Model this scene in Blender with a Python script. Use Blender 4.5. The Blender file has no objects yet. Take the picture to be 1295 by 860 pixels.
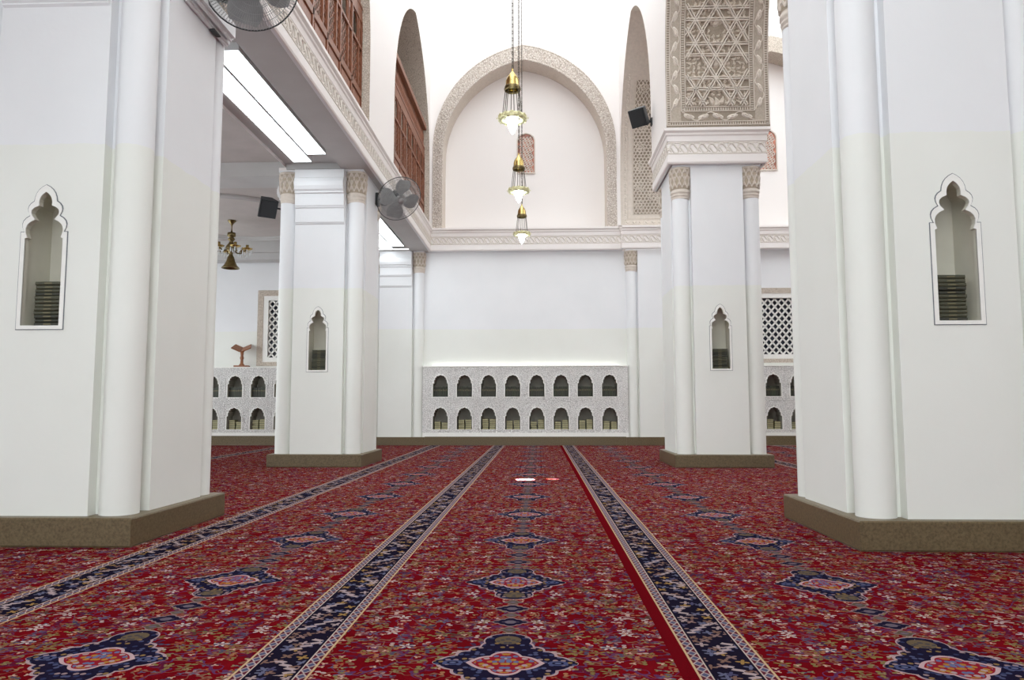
import bpy, bmesh, math, random
from mathutils import Vector, Matrix
from mathutils.geometry import tessellate_polygon
random.seed(7)
PI = math.pi
sc = bpy.context.scene
COL = sc.collection
ORD = ['zeroth', 'first', 'second', 'third', 'fourth', 'fifth', 'sixth', 'seventh', 'eighth', 'ninth', 'tenth',
       'eleventh', 'twelfth', 'thirteenth', 'fourteenth']

# ------------------------------------------------------------------ materials
class NT:
    """tiny expression helper around a node tree"""
    def __init__(s, name):
        m = bpy.data.materials.new(name); m.use_nodes = True
        s.m = m; s.t = m.node_tree; s.t.nodes.clear()
        s.out = s.t.nodes.new('ShaderNodeOutputMaterial')
        s.b = s.t.nodes.new('ShaderNodeBsdfPrincipled')
        s.t.links.new(s.b.outputs[0], s.out.inputs[0])
    def n(s, typ, **kw):
        nd = s.t.nodes.new(typ)
        for k, v in kw.items(): setattr(nd, k, v)
        return nd
    def put(s, sock, v):
        if v is None: return
        if hasattr(v, 'is_output') or isinstance(v, bpy.types.NodeSocket): s.t.links.new(v, sock)
        elif isinstance(v, (tuple, list)):
            sock.default_value = (*v, 1.0) if len(v) == 3 and sock.type == 'RGBA' else v
        else: sock.default_value = v
    def M(s, op, a, b=None, c=None):
        nd = s.n('ShaderNodeMath', operation=op)
        s.put(nd.inputs[0], a); s.put(nd.inputs[1], b); s.put(nd.inputs[2], c)
        return nd.outputs[0]
    def add(s, a, b): return s.M('ADD', a, b)
    def sub(s, a, b): return s.M('SUBTRACT', a, b)
    def mul(s, a, b): return s.M('MULTIPLY', a, b)
    def div(s, a, b): return s.M('DIVIDE', a, b)
    def lt(s, a, b): return s.M('LESS_THAN', a, b)
    def gt(s, a, b): return s.M('GREATER_THAN', a, b)
    def rng(s, a, lo, hi): return s.mul(s.gt(a, lo), s.lt(a, hi))
    def mix(s, f, a, b):
        nd = s.n('ShaderNodeMix', data_type='RGBA')
        s.put(nd.inputs[0], f); s.put(nd.inputs[6], a); s.put(nd.inputs[7], b)
        return nd.outputs[2]
    def vec(s, x, y, z=0.0):
        nd = s.n('ShaderNodeCombineXYZ')
        s.put(nd.inputs[0], x); s.put(nd.inputs[1], y); s.put(nd.inputs[2], z)
        return nd.outputs[0]
    def sep(s, v):
        nd = s.n('ShaderNodeSeparateXYZ'); s.put(nd.inputs[0], v); return nd.outputs
    def obj(s): return s.n('ShaderNodeTexCoord').outputs['Object']
    def pos(s): return s.n('ShaderNodeNewGeometry').outputs['Position']
    def noise(s, v, scale, detail=3, rough=.5):
        nd = s.n('ShaderNodeTexNoise'); s.put(nd.inputs['Vector'], v)
        nd.inputs['Scale'].default_value = scale; nd.inputs['Detail'].default_value = detail
        nd.inputs['Roughness'].default_value = rough
        return nd.outputs[0]
    def ramp(s, f, stops, interp='LINEAR'):
        nd = s.n('ShaderNodeValToRGB'); s.put(nd.inputs[0], f); cr = nd.color_ramp; cr.interpolation = interp
        while len(cr.elements) > 1: cr.elements.remove(cr.elements[-1])
        cr.elements[0].position = stops[0][0]; cr.elements[0].color = (*stops[0][1], 1)
        for p, c in stops[1:]:
            e = cr.elements.new(p); e.color = (*c, 1)
        return nd.outputs[0]
    def vor(s, v, scale=1.0, rand=1.0, feature='F1', dims='3D'):
        nd = s.n('ShaderNodeTexVoronoi', feature=feature, voronoi_dimensions=dims)
        s.put(nd.inputs['Vector'], v); nd.inputs['Scale'].default_value = scale
        nd.inputs['Randomness'].default_value = rand
        return nd.outputs
    def bump(s, h, strength=.3, dist=.01):
        nd = s.n('ShaderNodeBump'); s.put(nd.inputs['Height'], h)
        nd.inputs['Strength'].default_value = strength; nd.inputs['Distance'].default_value = dist
        s.t.links.new(nd.outputs[0], s.b.inputs['Normal'])
    def fin(s, col, rough=.6, metal=0.0, **kw):
        s.put(s.b.inputs['Base Color'], col); s.put(s.b.inputs['Roughness'], rough)
        s.b.inputs['Metallic'].default_value = metal
        for k, v in kw.items(): s.put(s.b.inputs[k], v)
        return s.m

def simple(name, col, rough=.6, metal=0.0, var=.12, scale=14, bump=0.0, **kw):
    t = NT(name); nz = t.noise(t.obj(), scale, 4)
    lo = tuple(c*(1-var) for c in col); hi = tuple(min(1, c*(1+var)) for c in col)
    c = t.ramp(nz, [(.3, lo), (.7, hi)])
    if bump: t.bump(nz, bump, .004)
    return t.fin(c, rough, metal, **kw)

def plaster():
    t = NT('painted plaster'); p = t.pos(); z = t.sep(p)[2]
    n1 = t.noise(p, 1.3, 4); n2 = t.noise(p, 7, 3)
    cream = t.ramp(n1, [(.3, (.785, .795, .745)), (.7, (.82, .83, .785))])
    white = t.ramp(n1, [(.3, (.785, .795, .81)), (.7, (.825, .83, .845))])
    edge = t.add(z, t.mul(t.sub(n2, .5), .03))
    c = t.mix(t.gt(edge, 2.53), cream, white)
    c = t.mix(t.gt(z, 4.26), c, (.86, .815, .79))
    t.bump(t.noise(p, 26, 5), .10, .006)
    return t.fin(c, .62)
def stucco(name, a, b, scale, strength=.6, dist=.012, ground=None):
    t = NT(name); o = t.pos()
    v = t.vor(o, scale, 1.0, 'DISTANCE_TO_EDGE')[0]; v2 = t.vor(o, scale*2.3, 1.0)[0]
    h = t.add(t.M('MINIMUM', t.mul(v, 4.0), 0.6), t.mul(v2, .4))
    c = t.ramp(t.noise(o, 9, 4), [(.3, a), (.7, b)])
    if ground: c = t.mix(t.mul(t.lt(v, .11), t.gt(v2, .22)), c, ground)
    t.bump(h, strength, dist)
    return t.fin(c, .8)
def granite():
    t = NT('brown granite skirting'); o = t.pos()
    c = t.ramp(t.noise(o, 60, 5, .7), [(.25, (.058, .040, .018)), (.5, (.125, .090, .044)), (.75, (.18, .135, .072))])
    return t.fin(c, .38)
def wood(name, a, b):
    t = NT(name); x, y, z = t.sep(t.obj())
    v = t.vec(t.mul(x, 9), t.mul(y, 9), t.mul(z, 3))
    c = t.ramp(t.noise(v, 3.5, 6, .65), [(.3, a), (.7, b)])
    return t.fin(c, .42)
def emit(name, col, strength):
    t = NT(name)
    return t.fin(col, .4, **{'Emission Color': col, 'Emission Strength': strength})

def carpet(name, banded, mirrored, selvedge=True):
    t = NT(name); x, y, _ = t.sep(t.obj())
    u = t.sub(x, .8635)
    au = t.M('ABSOLUTE', u) if mirrored else u
    fin = t.noise(t.vec(x, y), 220, 2)
    RED = t.ramp(t.noise(t.vec(x, y), 5, 3), [(.3, (.098, .0018, .0045)), (.7, (.142, .003, .007))])
    c = RED
    def layer(c, scale, off, R, petals, stops, prob, ax=1.0, amp=.3, rand=.9, heart=None):
        p = t.vec(t.add(t.mul(au, scale*ax), off), t.add(t.mul(y, scale), off*1.7))
        vo = t.vor(p, 1.0, rand, 'F1', '2D')
        d = t.n('ShaderNodeVectorMath', operation='SUBTRACT'); t.put(d.inputs[0], p); t.put(d.inputs[1], vo[2])
        dx, dy, _z = t.sep(d.outputs[0])
        r = vo[0]; rnd, rnd2, rnd3 = t.sep(vo[1])
        ang = t.M('ARCTAN2', dy, dx)
        rr = t.mul(R, t.add(1 - amp, t.mul(amp, t.M('COSINE', t.add(t.mul(ang, petals), t.mul(rnd3, 6.28))))))
        m = t.mul(t.lt(r, rr), t.lt(rnd2, prob))
        fc = t.ramp(rnd, stops, 'CONSTANT')
        c = t.mix(m, c, fc)
        if heart: c = t.mix(t.mul(t.lt(r, t.mul(rr, .38)), t.lt(rnd2, prob)), c, heart)
        return c
    # thin vine lines
    nv = t.noise(t.vec(au, y), 9, 2)
    vine = t.lt(t.M('ABSOLUTE', t.sub(nv, .5)), .012)
    c = t.mix(t.mul(vine, .8), c, (.17, .085, .055))
    nv2 = t.noise(t.vec(t.add(au, 9.3), t.add(y, 3.1)), 7, 2)
    c = t.mix(t.mul(t.lt(t.M('ABSOLUTE', t.sub(nv2, .52)), .010), .7), c, (.07, .035, .10))
    c = layer(c, 8.5, 3.1, .33, 4, [(0, (.045, .020, .045)), (.3, (.075, .008, .025)), (.6, (.065, .035, .025)), (.85, (.035, .033, .065))], .55, 1.0, .45)
    c = layer(c, 13.5, 0.4, .38, 5, [(0, (.22, .13, .13)), (.18, (.17, .115, .035)), (.38, (.14, .11, .04)), (.60, (.08, .075, .13)),
              (.70, (.44, .37, .35)), (.82, (.19, .065, .028)), (.92, (.13, .03, .04))], .60, .9, .42, heart=(.16, .035, .05))
    c = layer(c, 21, 5.7, .37, 2, [(0, (.26, .11, .055)), (.2, (.06, .05, .085)), (.36, (.16, .12, .045)), (.60, (.34, .24, .22)), (.78, (.10, .020, .035))], .55, .8, .5)
    c = layer(c, 29, 8.2, .33, 3, [(0, (.42, .25, .19)), (.25, (.08, .07, .11)), (.45, (.19, .14, .07)), (.75, (.26, .06, .03))], .55, .8, .4)
    if mirrored:
        per = 1.13
        vv = t.sub(t.M('FLOORED_MODULO', t.add(y, per/2 - 2.55 + per*20), per), per/2)
        av = t.M('ABSOLUTE', vv)
        th = t.M('ARCTAN2', t.div(av, .30), t.div(au, .24))
        sc_ = t.mul(.085, t.M('ABSOLUTE', t.M('SINE', t.mul(th, 10))))
        s = t.sub(t.add(t.div(au, .232), t.div(av, .290)), sc_)
        NAVY = (.009, .008, .022); LINE = (.32, .22, .23)
        spk = t.vor(t.vec(t.mul(au, 40), t.mul(y, 40)), 1, .8, 'F1', '2D')
        sr, sg, sb = t.sep(spk[1])
        spc = t.ramp(sr, [(0, (.055, .06, .12)), (.35, (.025, .03, .075)), (.62, (.18, .11, .045)), (.8, (.22, .15, .16))], 'CONSTANT')
        inner = t.mix(t.mul(t.lt(spk[0], .36), t.lt(sg, .62)), NAVY, spc)
        # lozenges of the chain between medallions
        for vc, ra, rb, colr in ((.365, .040, .040, (.085, .062, .04)), (.468, .078, .062, NAVY), (.565, .036, .034, (.10, .07, .045))):
            l = t.add(t.div(au, ra), t.div(t.M('ABSOLUTE', t.sub(av, vc)), rb))
            l = t.sub(l, t.mul(.12, t.M('ABSOLUTE', t.M('SINE', t.mul(au, 130)))))
            c = t.mix(t.lt(l, 1.0), c, (.19, .125, .13)); c = t.mix(t.lt(l, .82), c, colr)
            c = t.mix(t.lt(l, .34), c, (.11, .085, .11))
        lobe = t.div(t.M('SQRT', t.add(t.mul(au, au), t.M('POWER', t.sub(av, .232), 2.0))), .088)
        tip = t.div(t.M('SQRT', t.add(t.M('POWER', t.sub(au, .207), 2.0), t.mul(t.mul(av, av), 1.6))), .036)
        s = t.M('MINIMUM', s, t.M('MINIMUM', lobe, t.add(tip, .0)))
        c = t.mix(t.lt(s, 1.0), c, LINE)
        c = t.mix(t.lt(s, .94), c, inner)
        fl = t.M('SQRT', t.add(t.mul(au, au), t.M('POWER', t.sub(av, .240), 2.0)))
        c = t.mix(t.lt(fl, .048), c, (.105, .075, .045))
        c = t.mix(t.mul(t.lt(fl, .044), t.lt(spk[0], .33)), c, (.05, .045, .05))
        wing = t.M('SQRT', t.add(t.M('POWER', t.sub(au, .175), 2.0), t.mul(t.mul(av, av), 2.2)))
        c = t.mix(t.lt(wing, .034), c, (.055, .065, .14)); c = t.mix(t.lt(wing, .020), c, NAVY); c = t.mix(t.lt(wing, .011), c, (.09, .10, .18))
        s2 = t.sub(t.add(t.div(au, .132), t.div(av, .118)), t.mul(.14, t.M('ABSOLUTE', t.M('SINE', t.mul(th, 4)))))
        c = t.mix(t.lt(s2, 1.0), c, (.40, .27, .28)); c = t.mix(t.lt(s2, .86), c, (.20, .012, .02))
        c = t.mix(t.mul(t.lt(s2, .8), t.lt(spk[0], .42)), c, t.ramp(sr, [(0, (.30, .14, .03)), (.35, (.10, .11, .20)), (.65, (.30, .22, .22))], 'CONSTANT'))
    if banded:
        # plain red selvedge, then the border band 0 - 0.25
        if selvedge: c = t.mix(t.gt(x, 1.425), c, (.105, .002, .005))
        NAVY = (.008, .007, .016); WH = (.42, .33, .29); YW = (.44, .30, .17)
        bx = t.sub(x, .125); ab = t.M('ABSOLUTE', bx)
        mo = layer(NAVY, 19, 1.3, .46, 4, [(0, (.10, .10, .16)), (.2, (.30, .22, .22)), (.38, (.26, .15, .05)), (.52, (.16, .09, .07)), (.74, (.06, .055, .11)), (.86, (.20, .12, .11))], .92, 1.0, .35)
        # white oak-leaf sprays alternating across the band
        yl = t.M('FLOORED_MODULO', t.add(y, 40.0), .30)
        zig = t.M('PINGPONG', t.mul(t.add(y, 40.0), .8), .12)
        lf = t.M('ABSOLUTE', t.sub(t.add(bx, .06), zig))
        wob = t.mul(.010, t.M('SINE', t.mul(y, 190)))
        mo = t.mix(t.mul(t.lt(t.add(lf, wob), .012), t.gt(t.M('SINE', t.mul(y, 26)), -.2)), mo, (.33, .25, .255))
        g = t.M('FLOORED_MODULO', t.add(y, 40.0), .052)
        gx = t.M('ABSOLUTE', t.sub(ab, .1005)); gy = t.M('ABSOLUTE', t.sub(g, .026))
        gl = t.add(t.div(gx, .017), t.div(gy, .024))
        gd = t.mix(t.lt(gl, 1.15), (.085, .014, .024), (.34, .26, .25))
        gd = t.mix(t.lt(gl, .75), gd, (.065, .07, .125))
        bd = mo
        bd = t.mix(t.gt(ab, .071), bd, NAVY)
        bd = t.mix(t.gt(ab, .079), bd, WH)
        bd = t.mix(t.gt(ab, .084), bd, gd)
        bd = t.mix(t.gt(ab, .117), bd, YW)
        c = t.mix(t.lt(x, .25), c, bd)
    c = t.mix(t.mul(fin, .22), c, (.02, .008, .010))
    t.bump(fin, .35, .006)
    return t.fin(c, 1.0, **{'Specular IOR Level': .0, 'IOR': 1.0})

MAT = {}
MAT['plaster'] = plaster()
MAT['ceil'] = simple('shaded ceiling plaster', (.50, .46, .44), .8, var=.06, scale=3)  # dimness and carpet bounce put into the plaster colour
MAT['soffit'] = simple('shaded white soffit', (.52, .51, .50), .7, var=.04, scale=3)  # white paint greyed, its lack of light put into the colour
MAT['beige'] = stucco('beige carved stucco', (.60, .52, .44), (.68, .60, .52), 30, .6, .012, (.46, .39, .32))
MAT['beige_plain'] = simple('beige stucco', (.66, .59, .52), .8, var=.06, scale=20, bump=.2)
MAT['frieze'] = simple('pale frieze plaster', (.74, .69, .63), .75, var=.05, scale=30, bump=.15)
MAT['carved_light'] = simple('carved leaf stucco', (.60, .525, .445), .85, var=.06, scale=40, bump=.2)
MAT['beige_high'] = simple('raised stucco', (.72, .65, .575), .8, var=.05, scale=30, bump=.15)
MAT['band'] = stucco('carved arch band', (.72, .655, .60), (.78, .72, .66), 24, .6, .012, (.50, .425, .36))
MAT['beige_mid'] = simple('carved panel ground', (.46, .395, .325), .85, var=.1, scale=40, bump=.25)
MAT['beige_deep'] = simple('carved stucco ground', (.33, .275, .215), .85, var=.12, scale=40, bump=.25)  # recess shade put into the ground colour, frontal light gives little
MAT['shelf'] = stucco('white carved stucco', (.78, .765, .74), (.86, .845, .82), 26, .8, .014, (.60, .585, .565))
MAT['white'] = simple('white trim paint', (.85, .84, .80), .55, var=.02)
MAT['niche'] = simple('niche plaster', (.66, .64, .55), .8, var=.05, scale=5)
MAT['niche_dark'] = simple('shaded grey niche render', (.38, .365, .31), .85, var=.08, scale=6)  # shade of the unlit shelf niches put into the lining colour
MAT['capital_ground'] = simple('carved capital ground', (.46, .39, .30), .85, var=.12, scale=40)
MAT['outline'] = simple('dark outline paint', (.16, .17, .19), .7)
MAT['granite'] = granite()
MAT['wood'] = wood('reddish turned wood', (.15, .050, .023), (.29, .105, .050))
MAT['wood_light'] = wood('orange brown wood', (.22, .075, .030), (.36, .14, .06))
MAT['brass'] = simple('polished brass', (.62, .46, .17), .24, 1.0, var=.15, scale=30)
MAT['brass_old'] = simple('aged brass', (.20, .155, .075), .33, 1.0, var=.25, scale=20)
MAT['brass_pale'] = simple('pale pierced brass', (.70, .66, .40), .35, .7, var=.15, scale=30)
MAT['chain'] = simple('dark bronze chain', (.075, .062, .045), .45, .7)
MAT['grey_metal'] = simple('grey fan metal', (.36, .37, .37), .4, .4)
MAT['dark_metal'] = simple('dark grey metal', (.05, .055, .055), .45, .5)
MAT['blade'] = simple('grey fan blade plastic', (.34, .35, .35), .4)
MAT['black'] = simple('black plastic', (.012, .013, .015), .5)
MAT['lamp_white'] = simple('white plastic housing', (.74, .75, .76), .35, var=.03)
MAT['tube'] = emit('fluorescent diffuser', (.90, .97, 1.0), 6.0)
MAT['strip'] = emit('warm light strip', (1.0, .98, .90), 2.0)
MAT['bulb'] = emit('lit bulb', (.88, 1.0, .97), 26.0)
MAT['book'] = simple('dark green book cloth', (.062, .062, .036), .5, var=.35, scale=9)
MAT['book_b'] = simple('black green book cloth', (.030, .031, .020), .5, var=.3, scale=9)
MAT['book_c'] = simple('bottle green book cloth', (.034, .042, .022), .5, var=.3, scale=9)
MAT['gold'] = simple('gold lettering', (.16, .14, .075), .5, .3)
MAT['pages'] = simple('cream pages', (.44, .41, .24), .8, var=.15, scale=60)
MAT['glass_dark'] = simple('dark window glass', (.020, .024, .040), .15, var=.3, scale=4)
MAT['glass_red'] = simple('red and amber glass', (.44, .16, .10), .3, var=.6, scale=9)
MAT['carpet'] = carpet('red carpet with border and medallions', True, True)
MAT['carpet_uncut'] = carpet('red carpet with border and medallions, no selvedge', True, True, False)
MAT['carpet_field'] = carpet('red floral carpet', False, False)
MAT['crystal'] = simple('clear crystal', (.75, .78, .80), .1, var=.02)

# ------------------------------------------------------------------ mesh builder
class MB:
    def __init__(s): s.v = []; s.f = []; s.mi = []; s.sm = []; s.cm = 0
    def add(s, vs, fs, smooth=False):
        o = len(s.v); s.v += [tuple(p) for p in vs]
        for f in fs: s.f.append(tuple(i + o for i in f)); s.mi.append(s.cm); s.sm.append(smooth)
        return s
    def box(s, x0, x1, y0, y1, z0, z1, ch=0.0):
        if ch <= 0:
            vs = [(x, y, z) for z in (z0, z1) for y in (y0, y1) for x in (x0, x1)]
            return s.add(vs, [(0, 2, 3, 1), (4, 5, 7, 6), (0, 1, 5, 4), (2, 6, 7, 3), (0, 4, 6, 2), (1, 3, 7, 5)])
        bm = bmesh.new(); bmesh.ops.create_cube(bm, size=1)
        for v in bm.verts:
            v.co = Vector(((x0+x1)/2 + v.co.x*(x1-x0), (y0+y1)/2 + v.co.y*(y1-y0), (z0+z1)/2 + v.co.z*(z1-z0)))
        bmesh.ops.bevel(bm, geom=bm.edges[:], offset=ch, segments=2, affect='EDGES')
        return s.bm(bm)
    def bm(s, bm, mtx=None, smooth=False):
        bm.verts.index_update()
        vs = [(mtx @ v.co) if mtx else v.co.copy() for v in bm.verts]
        s.add(vs, [[v.index for v in f.verts] for f in bm.faces], smooth); bm.free(); return s
    def obox(s, mtx, sx, sy, sz, ch=0.0):
        t = MB(); t.box(-sx/2, sx/2, -sy/2, sy/2, -sz/2, sz/2, ch)
        return s.add([mtx @ Vector(p) for p in t.v], t.f)
    def bar(s, a, b, w, h=None):
        a = Vector(a); b = Vector(b); d = b - a; L = d.length
        q = d.to_track_quat('Z', 'Y').to_matrix().to_4x4()
        return s.obox(Matrix.Translation((a+b)/2) @ q, w, h or w, L)
    def lathe(s, prof, n=24, mtx=None, closed=False, smooth=True):
        vs = []; fs = []
        for r, z in prof:
            for i in range(n):
                a = 2*PI*i/n; p = Vector((r*math.cos(a), r*math.sin(a), z)); vs.append(mtx @ p if mtx else p)
        m = len(prof)
        for j in range(m - 1 + (1 if closed else 0)):
            k = (j+1) % m
            for i in range(n):
                fs.append((j*n+i, j*n+(i+1) % n, k*n+(i+1) % n, k*n+i))
        if not closed:
            for j in (0, m-1):
                if prof[j][0] > 1e-5: s.add(vs[j*n:j*n+n], [tuple(range(n))], False)
        return s.add(vs, fs, smooth)
    def tube(s, pts, r, n=8, closed=False):
        pts = [Vector(p) for p in pts]; m = len(pts); vs = []; fs = []
        prev = None
        for i, p in enumerate(pts):
            if closed: d = pts[(i+1) % m] - pts[i-1]
            else: d = pts[min(i+1, m-1)] - pts[max(i-1, 0)]
            d.normalize()
            if prev is None:
                up = Vector((0, 0, 1)) if abs(d.z) < .9 else Vector((1, 0, 0))
                a = d.cross(up).normalized()
            else: a = (prev - d*prev.dot(d)).normalized()
            prev = a; b = d.cross(a)
            rr = r[i] if isinstance(r, (list, tuple)) else r
            for k in range(n):
                t = 2*PI*k/n; vs.append(p + a*math.cos(t)*rr + b*math.sin(t)*rr)
        for i in range(m if closed else m-1):
            j = (i+1) % m
            for k in range(n): fs.append((i*n+k, i*n+(k+1) % n, j*n+(k+1) % n, j*n+k))
        if not closed:
            s.add(vs[:n], [tuple(range(n))]); s.add(vs[(m-1)*n:], [tuple(range(n))])
        return s.add(vs, fs, True)
    def flat(s, outer, holes, fmap, flip=False):
        """polygon with holes given in 2-D, mapped by fmap(u,v)"""
        loops = [outer] + holes
        tri = tessellate_polygon([[Vector((p[0], p[1], 0)) for p in l] for l in loops])
        al = [p for l in loops for p in l]
        def nrm(t):
            a, b, c = (al[i] for i in t)
            return (b[0]-a[0])*(c[1]-a[1]) - (b[1]-a[1])*(c[0]-a[0])
        fs = []
        for t in tri:
            t = tuple(t)
            if abs(nrm(t)) < 1e-12: continue
            if (nrm(t) < 0) != flip: t = t[::-1]
            fs.append(t)
        return s.add([fmap(*p) for p in al], fs)
    def wall_of(s, loop, f0, f1, closed=True, smooth=False):
        """strip of quads between loop mapped by f0 and by f1"""
        n = len(loop); vs = [f0(*p) for p in loop] + [f1(*p) for p in loop]
        return s.add(vs, [(i, (i+1) % n, n+(i+1) % n, n+i) for i in range(n if closed else n-1)], smooth)
    def strap(s, pts, w, h, fmap, closed=False, sub=.12, top=.62):
        P = [Vector((p[0], p[1])) for p in pts]
        Q = []
        for i in range(len(P) if closed else len(P)-1):
            a, b = P[i], P[(i+1) % len(P)]; k = max(1, int((b-a).length/sub))
            for j in range(k): Q.append(a + (b-a)*j/k)
        if not closed: Q.append(P[-1])
        n = len(Q); vs = []
        for i in range(n):
            p = Q[i]
            d0 = (p - Q[i-1]) if (i > 0 or closed) else None
            d1 = (Q[(i+1) % n] - p) if (i < n-1 or closed) else None
            d0 = d0.normalized() if d0 is not None and d0.length > 1e-9 else None
            d1 = d1.normalized() if d1 is not None and d1.length > 1e-9 else None
            d = (d0 + d1) if (d0 is not None and d1 is not None) else (d0 if d1 is None else d1)
            if d.length < 1e-6: d = d1
            d = d.normalized(); nn = Vector((-d.y, d.x))
            k = 1.0
            if d0 is not None: k = 1/max(.45, abs(d.dot(d0)))
            for off, hh in ((-.5, 0), (-.5*top, h), (.5*top, h), (.5, 0)):
                q = p + nn*(w*off*k); vs.append(fmap(q.x, q.y, hh))
        fs = []
        for i in range(n if closed else n-1):
            j = (i+1) % n
            for k in range(3): fs.append((i*4+k, i*4+k+1, j*4+k+1, j*4+k))
        if not closed: fs += [(0, 3, 2, 1), ((n-1)*4, (n-1)*4+1, (n-1)*4+2, (n-1)*4+3)]
        return s.add(vs, fs)
    def leaf(s, cx, cy, ang, L, W, h, fmap, n=10, k=.45):
        ca, sa = math.cos(ang), math.sin(ang); vs = []
        for i in range(n):
            t = 2*PI*i/n; x = L/2*math.cos(t); y = W/2*math.sin(t)*(1 - k*math.cos(t)) + .4*k*W*math.cos(2*t)
            vs.append(fmap(cx + x*ca - y*sa, cy + x*sa + y*ca, 0))
        for i in range(n):
            t = 2*PI*i/n; x = L/2*.55*math.cos(t); y = W/2*.55*math.sin(t)*(1 - k*math.cos(t)) + .34*k*W*math.cos(2*t)
            vs.append(fmap(cx + x*ca - y*sa, cy + x*sa + y*ca, h))
        vs.append(fmap(cx, cy, h*.8))
        fs = [(i, (i+1) % n, n+(i+1) % n, n+i) for i in range(n)] + [(n+i, n+(i+1) % n, 2*n) for i in range(n)]
        return s.add(vs, fs)
    def build(s, name, mats, parent=None, off=None, loc=None):
        if not isinstance(mats, (list, tuple)): mats = [mats]
        me = bpy.data.meshes.new(name)
        vs = s.v if off is None else [(p[0]-off[0], p[1]-off[1], p[2]-off[2]) for p in s.v]
        me.from_pydata(vs, [], s.f)
        for m in mats: me.materials.append(MAT[m])
        me.polygons.foreach_set('material_index', s.mi)
        me.polygons.foreach_set('use_smooth', s.sm)
        bm = bmesh.new(); bm.from_mesh(me)
        bmesh.ops.recalc_face_normals(bm, faces=bm.faces[:]); bm.to_mesh(me); bm.free()
        me.update()
        o = bpy.data.objects.new(name, me); COL.objects.link(o)
        if parent: o.parent = parent
        if loc: o.location = loc
        return o

def tag(o, label, cat, group=None, kind=None):
    o['label'] = label; o['category'] = cat
    if group: o['group'] = group
    if kind: o['kind'] = kind
    return o
def thing(name, label, cat, loc=(0, 0, 0), rz=0.0, group=None):
    o = bpy.data.objects.new(name, None); COL.objects.link(o)
    o.empty_display_size = .1; o.location = loc; o.rotation_euler = (0, 0, rz)
    return tag(o, label, cat, group)
def struct(o): o['kind'] = 'structure'; return o
def copy_tree(o, parent=None):
    c = o.copy(); COL.objects.link(c)
    if parent: c.parent = parent
    for ch in list(o.children): copy_tree(ch, c)
    return c
def dup(o, loc, label, group=None, rz=None):
    c = copy_tree(o); c.location = loc; c['label'] = label
    if group: c['group'] = group
    if rz is not None: c.rotation_euler = (0, 0, rz)
    return c

# ------------------------------------------------------------------ key sizes (metres)
CXL, CXR = -3.14, 2.54              # pillar rows
PER = 5.88                          # bay length
PY = [4.484 + .688, 10.364 + .688]  # pillar centres
YB = 16.30                          # back wall
YF = -4.0                           # where the modelled floor starts behind the camera
NX = -.30                           # nave centre line
ZT = 10.6                           # top of nave walls

# ------------------------------------------------------------------ floor and carpets
m = MB(); m.box(-9.2, 8.6, YF, 16.9, -.20, -.004); struct(m.build('floor', 'beige_plain'))
def strip(x0, x1, y0, y1, mat, label):
    o = thing('carpet_strip', label, 'carpet', (x0, 0, 0), 0, 'red patterned carpet strips'); W = x1-x0
    holes = []
    for cx in (CXL, CXR):
        for cy in PY:
            a, b = max(0, cx-.671-x0), min(W, cx+.671-x0)
            if b - a > .05: holes.append((a, b, cy-.678, cy+.678))
    b0 = .25 if mat != 'carpet_field' and W > .4 else 0
    if b0:
        t = MB(); t.box(0, b0, y0, y1, -.004, .0); t.build('border_band', mat, o)
    t = MB(); ys = sorted({y0, y1, *[h[2] for h in holes], *[h[3] for h in holes]})
    for ya, yb in zip(ys, ys[1:]):
        cut = [h for h in holes if h[2] <= ya + 1e-6 and h[3] >= yb - 1e-6]
        segs = [(b0, W)] if not cut else [(b0, cut[0][0]), (cut[0][1], W)]
        for a, b in segs:
            if b - a > .01: t.add([(a, ya, 0), (b, ya, 0), (b, yb, 0), (a, yb, 0)], [(0, 1, 2, 3)])
    t.build('field', mat, o)
    return o
strip(-.979, .498, YF, 16.1, 'carpet', 'red carpet strip down the middle of the nave between the two navy border bands')
strip(-2.362, -.979, YF, 16.1, 'carpet', 'red carpet strip with navy medallions running past the left pillars')
strip(.498, 1.98, YF, 16.1, 'carpet_uncut', 'red carpet strip with navy medallions running past the right pillars')
strip(1.98, 3.455, YF, 16.1, 'carpet_field', 'plain floral red carpet strip under the right row of pillars')
strip(3.455, 4.933, YF, 16.1, 'carpet', 'banded red carpet strip in the right aisle next to the right pillars')
strip(4.933, 6.411, YF, 16.1, 'carpet', 'banded red carpet strip along the middle of the right aisle')
strip(6.411, 8.4, YF, 16.1, 'carpet_uncut', 'banded red carpet strip along the outer wall of the right aisle')
strip(-5.24, -2.362, YF, 16.1, 'carpet_field', 'floral red carpet strip under the left row of pillars')
strip(-5.24-.25, -5.24, YF, 16.1, 'carpet', 'narrow banded carpet strip in the left aisle')
strip(-9.0, -5.49, YF, 16.1, 'carpet_field', 'floral red carpet at the far side of the left aisle')

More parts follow.
